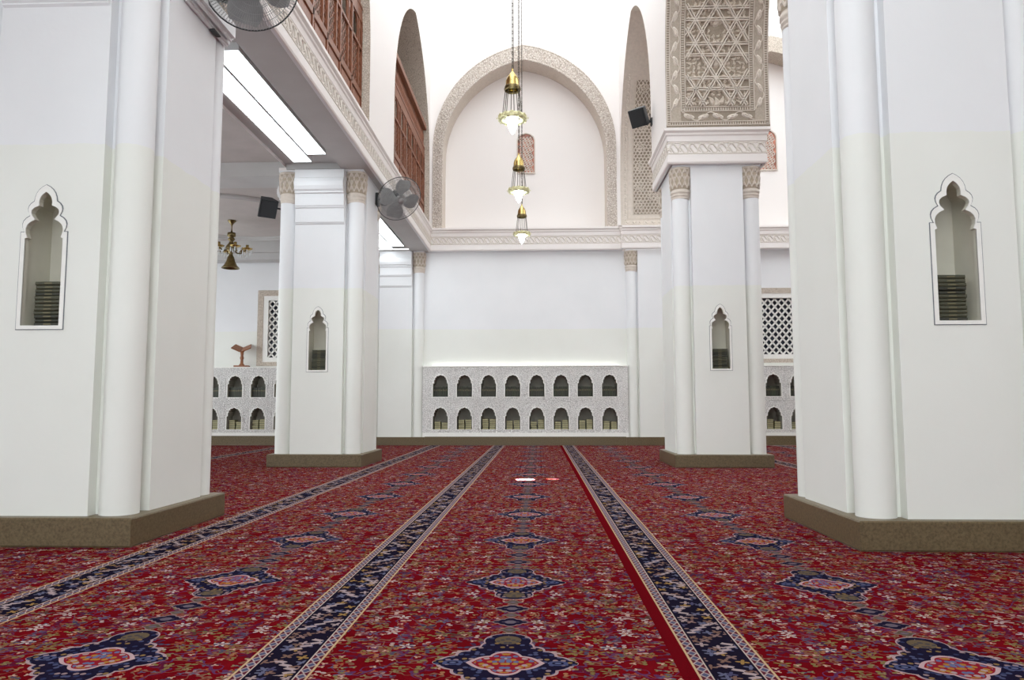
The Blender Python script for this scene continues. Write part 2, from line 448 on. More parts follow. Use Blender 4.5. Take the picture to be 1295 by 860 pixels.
# ------------------------------------------------------------------ pillars
def lobed(half, zs):
    return [(h, z) for h, z in zip(half, zs)]
def arc_pts(a, b, bulge, n=5):
    """points between a and b bulging to the right-hand side by bulge"""
    ax, ay = a; bx, by = b; dx, dy = bx-ax, by-ay; L = math.hypot(dx, dy); nx, ny = dy/L, -dx/L
    return [(ax+dx*t + nx*bulge*4*t*(1-t), ay+dy*t + ny*bulge*4*t*(1-t)) for t in [i/n for i in range(1, n)]]
def mirror_loop(right):
    """right half listed bottom to apex -> closed ccw loop"""
    left = [(-x, z) for x, z in reversed(right) if x > 1e-6]
    return right + left
def niche_opening():
    r = [(.124, 1.357), (.124, 1.915), (.108, 1.920)]
    r += arc_pts((.108, 1.920), (.062, 2.037), .036) + [(.062, 2.037)]
    r += arc_pts((.062, 2.037), (.042, 2.128), .040) + [(.042, 2.128)]
    r += arc_pts((.042, 2.128), (0, 2.217), .017) + [(0, 2.217)]
    return mirror_loop(r)
def niche_outline(g=0.0):
    r = [(.150+g, 1.334-g), (.150+g, 1.955+g), (.127+g, 1.955+g)]
    r += arc_pts((.127+g, 1.955+g), (.095+g, 2.060+g), .030) + [(.095+g, 2.060+g)]
    r += arc_pts((.095+g, 2.060+g), (.072+g, 2.155+g), .026) + [(.072+g, 2.155+g)]
    r += arc_pts((.072+g, 2.155+g), (0, 2.262+g), .020) + [(0, 2.262+g)]
    return mirror_loop(r)
H, HY, PN = .615, .622, .365        # half sizes of the shaft, half width of the flat panels
def capital_mb(x, y):
    t = MB(); mt = Matrix.Translation((x, y, 0))
    t.lathe([(.116, 3.775), (.128, 3.785), (.128, 3.80), (.120, 3.81), (.134, 3.822), (.134, 3.842), (.124, 3.852), (.141, 3.868),
             (.141, 3.895), (.128, 3.905), (.130, 3.92)], 28, mt)
    t.cm = 1
    t.lathe([(.126, 3.92), (.138, 3.95), (.143, 4.02), (.146, 4.12), (.150, 4.20), (.150, 4.225)], 28, mt)
    t.cm = 0
    def fm(u, v, h):
        r = .136 + .012*min(1, (v-3.93)/.25) + h
        return (x + r*math.cos(u/.14), y + r*math.sin(u/.14), v)
    C = 2*PI*.14
    for k in range(12):
        for sg in (-1, 1):
            t.strap([(k*C/12 + sg*i*C/12*1.5/6, 3.935 + i*.28/6) for i in range(7)], .016, .013, fm, sub=9)
    for k in range(12):
        for zz in (3.99, 4.08, 4.17): t.leaf((k+.5)*C/12, zz, PI/2, .06, .030, .016, fm, 8)
    t.lathe([(.150, 4.205), (.156, 4.21), (.156, 4.232), (.150, 4.236)], 28, mt)
    return t
def sweep_ring(t, prof, hx, hy):
    """mitred moulding round a rectangle: prof is [(offset, z)]"""
    n = len(prof); vs = []
    for d, z in prof: vs += [(-hx-d, -hy-d, z), (hx+d, -hy-d, z), (hx+d, hy+d, z), (-hx-d, hy+d, z)]
    fs = []
    for j in range(n-1):
        for i in range(4): fs.append((j*4+i, j*4+(i+1) % 4, (j+1)*4+(i+1) % 4, (j+1)*4+i))
    return t.add(vs, fs)
def braid(t, L, z0, z1, fmap, p=.14):
    """interlaced zigzag frieze"""
    zc = (z0+z1)/2; hh = (z1-z0)/2 - .018; n = max(1, round(L/p)); p = L/n
    t.strap([(0, z0+.007), (L, z0+.007)], .014, .014, fmap, sub=1.0)
    t.strap([(0, z1-.007), (L, z1-.007)], .014, .014, fmap, sub=1.0)
    for k in range(n):
        x = k*p
        t.strap([(x+.02*p, zc-.5*hh), (x+.28*p, zc+hh*.95), (x+.62*p, zc+hh*.95), (x+1.0*p, zc-.15*hh)], .024, .016, fmap, sub=9)
        t.strap([(x+.30*p, zc+.10*hh), (x+.62*p, zc-hh*.95), (x+.95*p, zc-hh*.95), (x+1.12*p, zc-.45*hh)], .022, .012, fmap, sub=9)
        t.strap([(x-.05*p, zc+hh*.1), (x+.34*p, zc-hh*.8)], .018, .010, fmap, sub=9)
CORN = [(.0, 4.255), (.045, 4.262), (.055, 4.285), (.055, 4.385), (.040, 4.392), (.040, 4.575), (.055, 4.582), (.060, 4.655),
        (.075, 4.672), (.075, 4.70), (.105, 4.725), (.105, 4.765), (.085, 4.77), (.0, 4.77)]

def make_pillar(label, side, loc, niche=True, half=False):
    left = side < 0
    root = thing('pillar', label, 'pillar', loc)
    back = HY if not half else -.47
    t = MB()
    # notched plan
    def plan(hx):
        p = []
        g = .085
        qs = [(-H, -PN), (-H+g, -PN), (-H+g, -HY+g), (-PN, -HY+g), (-PN, -HY), (PN, -HY), (PN, -HY+g), (H-g, -HY+g), (H-g, -PN), (H, -PN)]
        if half:
            return qs + [(H, -.10), (-H, -.10)]
        return qs + [(-x, -y) for x, y in qs]
    P = plan(0); n = len(P)
    for i in range(n):
        a, b = P[i], P[(i+1) % n]
        if niche and abs(a[1]+HY) < 1e-6 and abs(b[1]+HY) < 1e-6: continue
        t.add([(a[0], a[1], .10), (b[0], b[1], .10), (b[0], b[1], 4.24), (a[0], a[1], 4.24)], [(0, 1, 2, 3)])
    hole = niche_opening()
    if niche:
        t.flat([(-PN, .10), (PN, .10), (PN, 4.24), (-PN, 4.24)], [hole], lambda u, v: (u, -HY, v))
    if not half: t.box(-H-.004, H+.004, -HY-.004, HY+.004, 4.235, 4.30)
    else: t.box(-H-.004, H+.004, -HY-.004, -.10, 4.235, 4.30)
    t.build('shaft', 'plaster', root)
    if niche:
        k = MB(); k.wall_of(hole, lambda u, v: (u, -HY, v), lambda u, v: (u, -HY+.035, v))
        inn = [(.136, 1.352), (.136, 2.15), (.10, 2.22), (.05, 2.25), (-.05, 2.25), (-.10, 2.22), (-.136, 2.15), (-.136, 1.352)]
        k.flat(inn, [hole], lambda u, v: (u, -HY+.035, v)); k.wall_of(inn, lambda u, v: (u, -HY+.035, v), lambda u, v: (u, -HY+.27, v))
        k.flat(inn, [], lambda u, v: (u, -HY+.27, v)); k.build('niche_lining', 'niche', root)
        k = MB(); ol = niche_outline()
        k.flat(ol, [hole], lambda u, v: (u, -HY-.007, v))
        k.wall_of(ol, lambda u, v: (u, -HY-.007, v), lambda u, v: (u, -HY, v))
        k.wall_of(hole, lambda u, v: (u, -HY-.007, v), lambda u, v: (u, -HY+.004, v))
        fr = k.build('niche_frame', 'white', root)
        k = MB(); o2 = niche_outline(.0045)
        k.flat(o2, [ol], lambda u, v: (u, -HY-.004, v))
        k.wall_of(o2, lambda u, v: (u, -HY-.004, v), lambda u, v: (u, -HY+.001, v))
        k.build('outline', 'outline', fr)
    for sy in ((-1, 1) if not half else (-1,)):
        for sx in (-1, 1):
            k = MB(); k.lathe([(.116, .17), (.116, 3.80)], 28, Matrix.Translation((sx*(H-.118), sy*(HY-.118), 0)))
            c = k.build('corner_column', 'plaster', root)
            capital_mb(sx*(H-.125), sy*(HY-.125)).build('capital', ['beige_plain', 'capital_ground'], c)
    # granite skirting, slightly chamfered on top
    k = MB(); pb = [(.050, 0), (.055, .01), (.055, .165), (.049, .174), (.0, .178), (-.16, .178)]
    if not half: sweep_ring(k, pb, H, HY)
    else:
        k.box(-H-.055, H+.055, -HY-.055, -.12, 0, .176, .005)
    k.build('skirting', 'granite', root)
    if left:
        # stepped corbel panel under the beam
        k = MB()
        prof = [(.0, 3.455), (.018, 3.468), (.018, 3.476), (.030, 3.486), (.030, 3.685), (.048, 3.700), (.048, 3.712), (.058, 3.722), (.058, 3.895),
                (.085, 3.905), (.085, 3.925), (.11, 3.95), (.125, 4.00), (.125, 4.06), (.105, 4.11), (.085, 4.13), (.085, 4.245)]
        def face(ax, d0):
            n = len(prof); vs = []
            for w in (-PN+.01, PN-.01):
                for d, z in prof:
                    vs.append((w, -d0-d, z) if ax == 0 else ((w, d0+d, z) if ax == 1 else (-d0-d, w, z)))
            k.add(vs, [(i, i+1, n+i+1, n+i) for i in range(n-1)])
            b = [((w, -d0, 4.245) if ax == 0 else ((w, d0, 4.245) if ax == 1 else (-d0, w, 4.245))) for w in (-PN+.01, PN-.01)]
            k.add(vs[:n] + [b[0]], [tuple(range(n+1))]); k.add(vs[n:] + [b[1]], [tuple(range(n+1))])
        face(0, HY)
        if not half: face(1, HY); face(2, H)
        k.build('corbel', 'plaster', root)
    else:
        k = MB()
        if not half:
            sweep_ring(k, CORN, H+.03, HY+.03)
            def fm(i):
                hx, hy = H+.07, HY+.07
                return [lambda u, v, h: (-hx+u, -hy-h, v), lambda u, v, h: (-hx-h, -hy+u, v)][i]
            c = k.build('cornice', 'plaster', root)
            k = MB(); braid(k, 2*(H+.07), 4.40, 4.568, fm(0)); braid(k, 2*(HY+.07), 4.40, 4.568, fm(1))
            k.build('braided_frieze', 'frieze', c)
    return root
PL = [make_pillar('big white pillar at the left edge of the view, nearest on the left', -1, (CXL, PY[0], 0))]
PL.append(dup(PL[0], (CXL, PY[1], 0), 'white pillar farther back on the left with a wall fan near its top'))
PR = [make_pillar('big white pillar at the right edge of the view, nearest on the right', 1, (CXR, PY[0], 0))]
PR.append(dup(PR[0], (CXR, PY[1], 0), 'white pillar farther back on the right below the carved hexagon panel'))
make_pillar('white half pillar against the back wall left of the long shelf', -1, (CXL, 16.155+HY, 0), False, True)
make_pillar('white half pillar against the back wall right of the long shelf', 1, (CXR, 16.155+HY, 0), False, True)

# ------------------------------------------------------------------ books
def ordinal_words(i): return ORD[i]
def flat_book(w, d, h, mat):
    """book lying flat, spine to the front (-Y), origin at its base centre front"""
    root = bpy.data.objects.new('book', None); COL.objects.link(root); root.empty_display_size = .05
    t = MB()
    t.box(-w/2, w/2, .006, d, 0, .0025); t.box(-w/2, w/2, .006, d, h-.0025, h)
    n = 7; vs = []
    for x in (-w/2, w/2):
        for i in range(n):
            a = -PI/2 + PI*i/(n-1); vs.append((x, .006 - .006*math.cos(a), h/2 + h/2*math.sin(a)))
    t.add(vs, [(i, i+1, n+i+1, n+i) for i in range(n-1)], True)
    t.build('cover', mat, root)
    t = MB(); t.box(-w/2+.004, w/2-.004, .008, d-.004, .0025, h-.0025); t.build('pages', 'pages', root)
    t = MB()
    t.box(-.024, .024, -.0012, .001, h*.34, h*.66)
    t.build('gold_lettering', 'gold', root)
    return root
def book_pile(cx, y, align, nm, n, w, seed):
    rnd = random.Random(seed); z = 1.3575; hs = [rnd.uniform(.0215, .026) for _ in range(n)]
    protos = {}
    for i in range(n):
        h = round(hs[i], 3); mt = 'book' if rnd.random() < .72 else 'book_b'
        key = (h, mt)
        if key not in protos: b = flat_book(w, .215, h-.0008, mt); protos[key] = b
        else: b = copy_tree(protos[key])
        b.location = (cx + align*(.122 - w/2 - .004) - align*rnd.uniform(0, .006), y + .012 + rnd.uniform(0, .012), z); z += h
        k = n - i
        tag(b, ('topmost book' if k == 1 else ORD[k] + ' book from the top') + ' of the pile inside the %s niche' % nm, 'book', 'books piled in the niche of the ' + nm)
book_pile(CXL, PY[0]-HY, 1, 'near left pillar', 12, .168, 1)
book_pile(CXL, PY[1]-HY, 1, 'far left pillar', 12, .190, 2)
book_pile(CXR, PY[0]-HY, -1, 'near right pillar', 12, .172, 3)
book_pile(CXR, PY[1]-HY, -1, 'far right pillar', 12, .205, 4)

# ------------------------------------------------------------------ carved shelves along the back wall
def shelf_opening(cx, z0):
    r = [(.165, 0), (.165, .286), (.138, .290), (.140, .365), (.116, .370), (.117, .415), (.086, .424), (.086, .450), (.040, .455), (.0, .476)]
    return [(cx + x, z0 + z) for x, z in mirror_loop(r)]
def make_shelf(x0, x1, centres, yf, label):
    root = thing('niche_shelf', label, 'shelf', ((x0+x1)/2, yf, 0)); off = ((x0+x1)/2, yf, 0)
    holes = [shelf_opening(c, z) for z in (.338, 1.045) for c in centres]
    t = MB(); z0, z1 = .262, 1.695
    t.flat([(x0, z0), (x1, z0), (x1, z1), (x0, z1)], holes, lambda u, v: (u, yf, v))
    t.add([(x0, yf, z0), (x0, yf+.5, z0), (x0, yf+.5, z1), (x0, yf, z1)], [(0, 1, 2, 3)])
    t.add([(x1, yf, z0), (x1, yf+.5, z0), (x1, yf+.5, z1), (x1, yf, z1)], [(0, 1, 2, 3)])
    t.build('carved_front', 'shelf', root, off)
    t = MB(); t.box(x0-.0, x1+.0, yf-.012, yf+.5, 1.693, 1.716, .004); t.build('top_slab', 'white', root, off)
    t = MB(); t.box(x0, x1, yf-.012, yf+.48, .14, .264, .004); t.build('plain_base', 'white', root, off)
    t = MB()
    for z in (1.645, .955, .99): t.box(x0+.02, x1-.02, yf-.006, yf+.002, z, z+.009)
    for c in list(centres[:-1]):
        for dx in (.215, .3096):
            t.box(c+dx-.004, c+dx+.004, yf-.006, yf+.002, .33, .93); t.box(c+dx-.004, c+dx+.004, yf-.006, yf+.002, 1.03, 1.62)
    t.build('raised_border', 'shelf', root, off)
    for z in (.338, 1.045):
        for c in centres:
            h = shelf_opening(c, z)
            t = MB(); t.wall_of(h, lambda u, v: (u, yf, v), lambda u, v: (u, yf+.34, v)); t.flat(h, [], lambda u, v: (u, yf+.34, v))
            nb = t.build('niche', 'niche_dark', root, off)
            zc = z + .2
            ring = [(c + (u-c)*1.13, zc + (v-zc)*1.075) for u, v in h]
            t = MB(); t.flat(ring, [h], lambda u, v: (u, yf-.006, v))
            t.wall_of(ring, lambda u, v: (u, yf-.006, v), lambda u, v: (u, yf, v))
            t.wall_of(h, lambda u, v: (u, yf-.006, v), lambda u, v: (u, yf+.003, v))
            t.build('scalloped_rim', 'white', nb, off)
    return root
def upright_book(w, h, d, mat):
    t = MB(); t.box(-w/2, w/2, 0, d, 0, h, .003); t.cm = 1
    t.box(-w/2+.008, w/2-.008, -.0012, .002, h*.58, h*.74)
    return t.build('book', [mat, 'gold'])
def lying_pages_book(w, h, d):
    t = MB(); t.box(-w/2, w/2, 0, d, 0, .004); t.box(-w/2, w/2, 0, d, h-.004, h)
    t.cm = 1; t.box(-w/2+.003, w/2-.003, .004, d-.004, .004, h-.004)
    return t.build('book', ['book', 'pages'])
UPB = [upright_book(.036, .219, .16, 'book_c'), upright_book(.036, .219, .16, 'book_b'), upright_book(.036, .212, .16, 'book_b')]
LYB = [lying_pages_book(.130, .046, .2), lying_pages_book(.130, .037, .2)]
used = set()
def inst(protos, k, loc, label, group, rz=0):
    p = protos[k]
    o = p if p.name not in used else p.copy()
    if p.name in used: COL.objects.link(o)
    else: used.add(p.name)
    o.location = loc; o.rotation_euler = (0, 0, rz)
    return tag(o, label, 'book', group)
def fill_shelf(centres, yf, names, shelf, up_only=None):
    rnd = random.Random(hash(len(centres)) + int(yf*100))
    for c, nm in zip(centres, names):
        n = 8; x = c - .155
        for k in range(n):
            inst(UPB, rnd.randrange(3), (x + .0375*k + .019, yf + .06 + rnd.uniform(0, .012), 1.046),
                 '%s dark green book from left in %s upper niche, %s' % (ORD[k+1], nm, shelf),
                 'upright books in %s upper niche of %s' % (nm, shelf))
        for s_, sn in ((-1, 'left'), (1, 'right')):
            z = .339; kk = rnd.choice([4, 5, 5])
            for k in range(kk):
                j = rnd.randrange(2); h = (.046, .037)[j]
                inst(LYB, j, (c + .008 + s_*.0785 + rnd.uniform(-.003, .003), yf + .05 + rnd.uniform(0, .02), z),
                     '%s cream-edged book up, %s pile in %s lower niche, %s' % (ORD[k+1], sn, nm, shelf),
                     '%s pile of books in %s lower niche of %s' % (sn, nm, shelf))
                z += h + .0008
NC = [-2.14 + .5246*i for i in range(8)]
make_shelf(-2.53, 1.93, NC, 16.17, 'long white carved shelf with sixteen arched book niches across the end wall')
fill_shelf(NC, 16.17, [ORD[i+1] for i in range(8)], 'nave shelf')
r_ = thing('light_strip', 'thin lit strip lying on top of the long carved shelf against the end wall', 'light strip', (NX, 16.25, 1.717))
t = MB(); t.box(-2.05, 2.05, -.025, .03, 0, .012, .002); t.build('channel', 'lamp_white', r_)
t = MB(); t.box(-2.03, 2.03, -.015, .02, .012, .018); t.build('diffuser', 'strip', r_)
LC = [-6.715 + .5246*i for i in range(-3, 6)]
make_shelf(-8.75, -3.76, LC, 16.25, 'white carved niche shelf in the left aisle carrying the wooden stand')
fill_shelf(LC[2:5], 16.25, ['leftmost', 'middle', 'next'], 'left aisle shelf')
RC = [5.055 + .5246*i for i in range(-3, 5)]
make_shelf(3.16, 7.6, RC, 16.25, 'white carved niche shelf in the right aisle under the white lattice window')
fill_shelf(RC[3:5], 16.25, ['first', 'next'], 'right aisle shelf')

# ------------------------------------------------------------------ back wall of the nave
def two_centred(a, e, zs, zb, n=22):
    """pointed arch: half width a, centre offset e, spring zs, straight down to zb -> list from left foot over crown to right foot, x about 0"""
    R = a + e; t1 = math.acos(e/R); pts = [(-a, zb)]
    L = [(-(R*math.cos(t1*i/n) - e), zs + R*math.sin(t1*i/n)) for i in range(n+1)]
    pts += L + [(-x, z) for x, z in reversed(L[:-1])] + [(a, zb)]
    return pts
inner = [(NX+x, z) for x, z in two_centred(1.83, .35, 6.478, 4.74)]
outer = [(NX+x, z) for x, z in two_centred(2.05, .35, 6.616, 4.74)]
XW0, XW1 = -2.44, 1.835
YA = 16.20; YR = 16.76
t = MB()
t.flat([(XW0, 4.70), (XW1, 4.70), (XW1, ZT), (XW0, ZT)], [inner], lambda u, v: (u, YA, v))
t.add([(XW0-.2, YB, 1.69), (XW1+.2, YB, 1.69), (XW1+.2, YB, 4.74), (XW0-.2, YB, 4.74)], [(0, 1, 2, 3)])
t.add([(XW0-.2, YR, 1.0), (XW1+.2, YR, 1.0), (XW1+.2, YR, ZT), (XW0-.2, YR, ZT)], [(0, 1, 2, 3)])
t.add([(XW0, YA, 4.742), (XW1, YA, 4.742), (XW1, YR, 4.742), (XW0, YR, 4.742)], [(0, 1, 2, 3)])
struct(t.build('wall_back', 'plaster'))
t = MB(); t.wall_of(inner, lambda u, v: (u, YA, v), lambda u, v: (u, YR, v), False); t.cm = 1
def rect(x0, x1, z0, z1): return [(x0, z0), (x1, z0), (x1, z1), (x0, z1)]
def ring_strip(t, o, i, f):
    n = len(o); t.add([f(*p) for p in o] + [f(*p) for p in i], [(k, k+1, n+k+1, n+k) for k in range(n-1)])
ring_strip(t, outer, inner, lambda u, v: (u, YA-.02, v))
t.wall_of(outer, lambda u, v: (u, YA-.02, v), lambda u, v: (u, YA, v), False)
t.wall_of(inner, lambda u, v: (u, YA-.02, v), lambda u, v: (u, YA, v), False)
# carved scrolls on the band
mid = [((a[0]+b[0])/2, (a[1]+b[1])/2) for a, b in zip(outer, inner)]
cum = [0.0]
for a, b in zip(mid, mid[1:]): cum.append(cum[-1] + math.hypot(b[0]-a[0], b[1]-a[1]))
def band_map(u, v, h):
    k = 0
    while k < len(cum)-2 and cum[k+1] < u: k += 1
    f = min(1, max(0, (u-cum[k])/(cum[k+1]-cum[k])))
    o_ = [outer[k][i]*(1-f) + outer[k+1][i]*f for i in (0, 1)]; i_ = [inner[k][i]*(1-f) + inner[k+1][i]*f for i in (0, 1)]
    w = v/.22
    return (i_[0]*(1-w) + o_[0]*w, YA-.02-h, i_[1]*(1-w) + o_[1]*w)
L = cum[-1]
for v in (.012, .208): t.strap([(i*L/80, v) for i in range(81)], .014, .010, band_map, sub=9)
nn = int(L/.16); p = L/nn
for sg in (-1, 1):
    t.strap([(i*L/(nn*6), .11 + sg*.07*math.sin(PI*i/6)) for i in range(nn*6+1)], .016, .010, band_map, sub=9)
for k in range(nn):
    t.leaf((k+.5)*p, .11, PI/2, .09, .05, .012, band_map, 8)
    for sg in (-1, 1): t.leaf(k*p, .11 + sg*.055, .6*sg, .06, .035, .010, band_map, 8)
struct(t.build('trim_1', ['beige_plain', 'band']))
# cornice along the back wall
def corn_line(t, a, b, nx, ny, scale=1.0):
    """cornice profile swept from a to b; (nx, ny) points into the room"""
    n = len(CORN); vs = []
    for P in (a, b):
        for d, z in CORN: vs.append((P[0]+nx*d*scale, P[1]+ny*d*scale, z))
    t.add(vs, [(i, i+1, n+i+1, n+i) for i in range(n-1)])
t = MB(); corn_line(t, (XW0, YA), (XW1, YA), 0, -1)
t.add([(XW0, YA-.002, 4.255), (XW1, YA-.002, 4.255), (XW1, YB+.02, 4.255), (XW0, YB+.02, 4.255)], [(0, 1, 2, 3)])
t.cm = 1; braid(t, XW1-XW0, 4.40, 4.568, lambda u, v, h: (XW0+u, YA-.04-h, v), .14); struct(t.build('trim_2', ['plaster', 'frieze']))
# right pilaster cornice in the corner
t = MB(); corn_line(t, (1.83, 16.12), (3.3, 16.12), 0, -1); corn_line(t, (1.86, 16.3), (1.86, 16.02), -1, 0)
t.cm = 1; braid(t, 1.47, 4.40, 4.568, lambda u, v, h: (1.83+u, 16.08-h, v), .14); struct(t.build('trim_3', ['plaster', 'frieze']))
t = MB(); t.box(-2.469, 1.869, 16.10, 16.17, 0, .185, .005); struct(t.build('baseboard_back', 'granite'))
t = MB(); t.box(-9.0, -3.76, 16.18, 16.25, 0, .2, .005); struct(t.build('baseboard_back_left', 'granite'))
t = MB(); t.box(3.1, 8.3, 16.18, 16.25, 0, .2, .005); struct(t.build('baseboard_back_right', 'granite'))

def pierced_window(name, cx, y, z0, z1, w):
    """small round-headed stucco window with coloured glass"""
    r = [(w/2, z0), (w/2, z1-.16), (w/2*.86, z1-.085), (w/2*.5, z1-.025), (0, z1)]
    lp = [(cx+x, z) for x, z in mirror_loop(r)]
    zc = (z0+z1)/2; ol = [(cx+(u-cx)*1.12, zc+(v-zc)*1.05) for u, v in lp]
    t = MB(); t.flat(lp, [], lambda u, v: (u, y-.004, v)); root = t.build(name, 'glass_red'); struct(root)
    t = MB(); t.flat(ol, [lp], lambda u, v: (u, y-.03, v)); t.wall_of(ol, lambda u, v: (u, y-.03, v), lambda u, v: (u, y, v))
    t.wall_of(lp, lambda u, v: (u, y-.03, v), lambda u, v: (u, y, v)); t.build('window_frame', 'beige_plain', root)
    t = MB(); fm = lambda u, v, h: (u, y-.004-h, v); rnd = random.Random(int(cx*10))
    rows = int((z1-z0)/.085)
    for i in range(rows+1):
        for j in range(5):
            px = cx - w/2 + (j+.5*(i % 2)+.25)*w/5; pz = z0 + .03 + i*.085
            if abs(px-cx) > w/2-.025 or pz > z1-.07: continue
            rr = .030
            t.strap([(px+rr*math.cos(a*PI/4), pz+rr*1.1*math.sin(a*PI/4)) for a in range(8)], .020, .016, fm, True, 9)
            t.strap([(px, pz+rr), (px+.02, pz+.06)], .018, .014, fm, False, 9); t.strap([(px, pz-rr), (px-.02, pz-.06)], .018, .014, fm, False, 9)
    t.build('scroll_tracery', 'beige_plain', root)
pierced_window('window_1', -.27, YR, 6.20, 7.12, .38)
pierced_window('window_2', 5.24, YR, 6.20, 7.12, .40)

# ------------------------------------------------------------------ side arcades of the nave
def arc_side(yc, a, e, zs, zb): return [(yc+x, z) for x, z in two_centred(a, e, zs, zb, 20)]
ARL = [arc_side(14.14-PER*k, 2.03, .75, 5.99, 4.80) for k in (0, 1, 2)]
ARR = [arc_side(13.945-PER*k, 2.25, .75, 5.60, 4.76) for k in (0, 1, 2)]
XL0, XL1 = -2.42, -3.66; XR0, XR1 = 1.83, 3.28
Y0W = -4.0
t = MB()
for X in (XL0, XL1): t.flat([(Y0W, 4.30), (YA+.02, 4.30), (YA+.02, ZT), (Y0W, ZT)], ARL, (lambda X: lambda u, v: (X, u, v))(X))
struct(t.build('wall_left', 'plaster'))
def arcade_outline():
    o = [(Y0W, ZT), (Y0W, 4.765)]
    for A in reversed(ARR): o += [p for p in A]
    o = [q for q in o if q[0] >= Y0W] + [(YA+.02, 4.765), (YA+.02, ZT)]
    return o
t = MB()
for X in (XR0, XR1): t.flat(arcade_outline(), [], (lambda X: lambda u, v: (X, u, v))(X))
struct(t.build('wall_right', 'plaster'))
t = MB()
for A in ARL:
    t.wall_of(A, lambda u, v: (XL0+.005, u, v), lambda u, v: (XL1, u, v), False)
    t.add([(XL0, A[0][0], 4.8), (XL0, A[-1][0], 4.8), (XL1, A[-1][0], 4.8), (XL1, A[0][0], 4.8)], [(0, 1, 2, 3)])
struct(t.build('trim_4', 'beige'))
t = MB()
for A in ARR: t.wall_of(A, lambda u, v: (XR0-.003, u, v), lambda u, v: (XR1, u, v), False)
struct(t.build('trim_5', 'beige_plain'))

# carved panels on the arch feet (they follow the curve of the arch)
def path_map(A, x0, inward=-1):
    """(u, v, h) -> point on the far half of arch A: u across the thickness, v up along the soffit from its foot"""
    P = [Vector(p) for p in reversed(A)]
    c = [0.0]
    for a, b in zip(P, P[1:]): c.append(c[-1] + (b-a).length)
    def f(u, v, h):
        k = 0
        while k < len(c)-2 and c[k+1] < v: k += 1
        d = (P[k+1]-P[k]).normalized(); p = P[k] + d*(v-c[k])
        n = Vector((-d.y, d.x))
        if n.x > 0: n = -n
        q = p + n*h
        return (x0+u, q.x, q.y)
    return f
def hexlines(u0, u1, v0, v1, per, offs, cu, cv):
    """three families of parallel lines clipped to a rectangle"""
    out = []
    for ang in (90, 30, 150):
        nx, ny = math.cos(math.radians(ang)), math.sin(math.radians(ang)); tx, ty = -ny, nx
        for k in range(-14, 15):
            for o in offs:
                d = k*per + o; px, py = cu + nx*d, cv + ny*d
                lo, hi = -50, 50
                for (q, tt, a, b) in ((px, tx, u0, u1), (py, ty, v0, v1)):
                    if abs(tt) < 1e-9:
                        if q < a or q > b: lo, hi = 1, 0
                    else:
                        s0, s1 = (a-q)/tt, (b-q)/tt
                        if s0 > s1: s0, s1 = s1, s0
                        lo = max(lo, s0); hi = min(hi, s1)
                if hi - lo > .04: out.append([(px+tx*lo, py+ty*lo), (px+tx*hi, py+ty*hi)])
    return out
def panel_base(t, f, w, v1, h=.004, n=24):
    vs = []
    for i in range(n+1): vs += [f(0, v1*i/n, h), f(w, v1*i/n, h)]
    t.add(vs, [(2*i, 2*i+1, 2*i+3, 2*i+2) for i in range(n)])
WP = XR1 - XR0 + .006
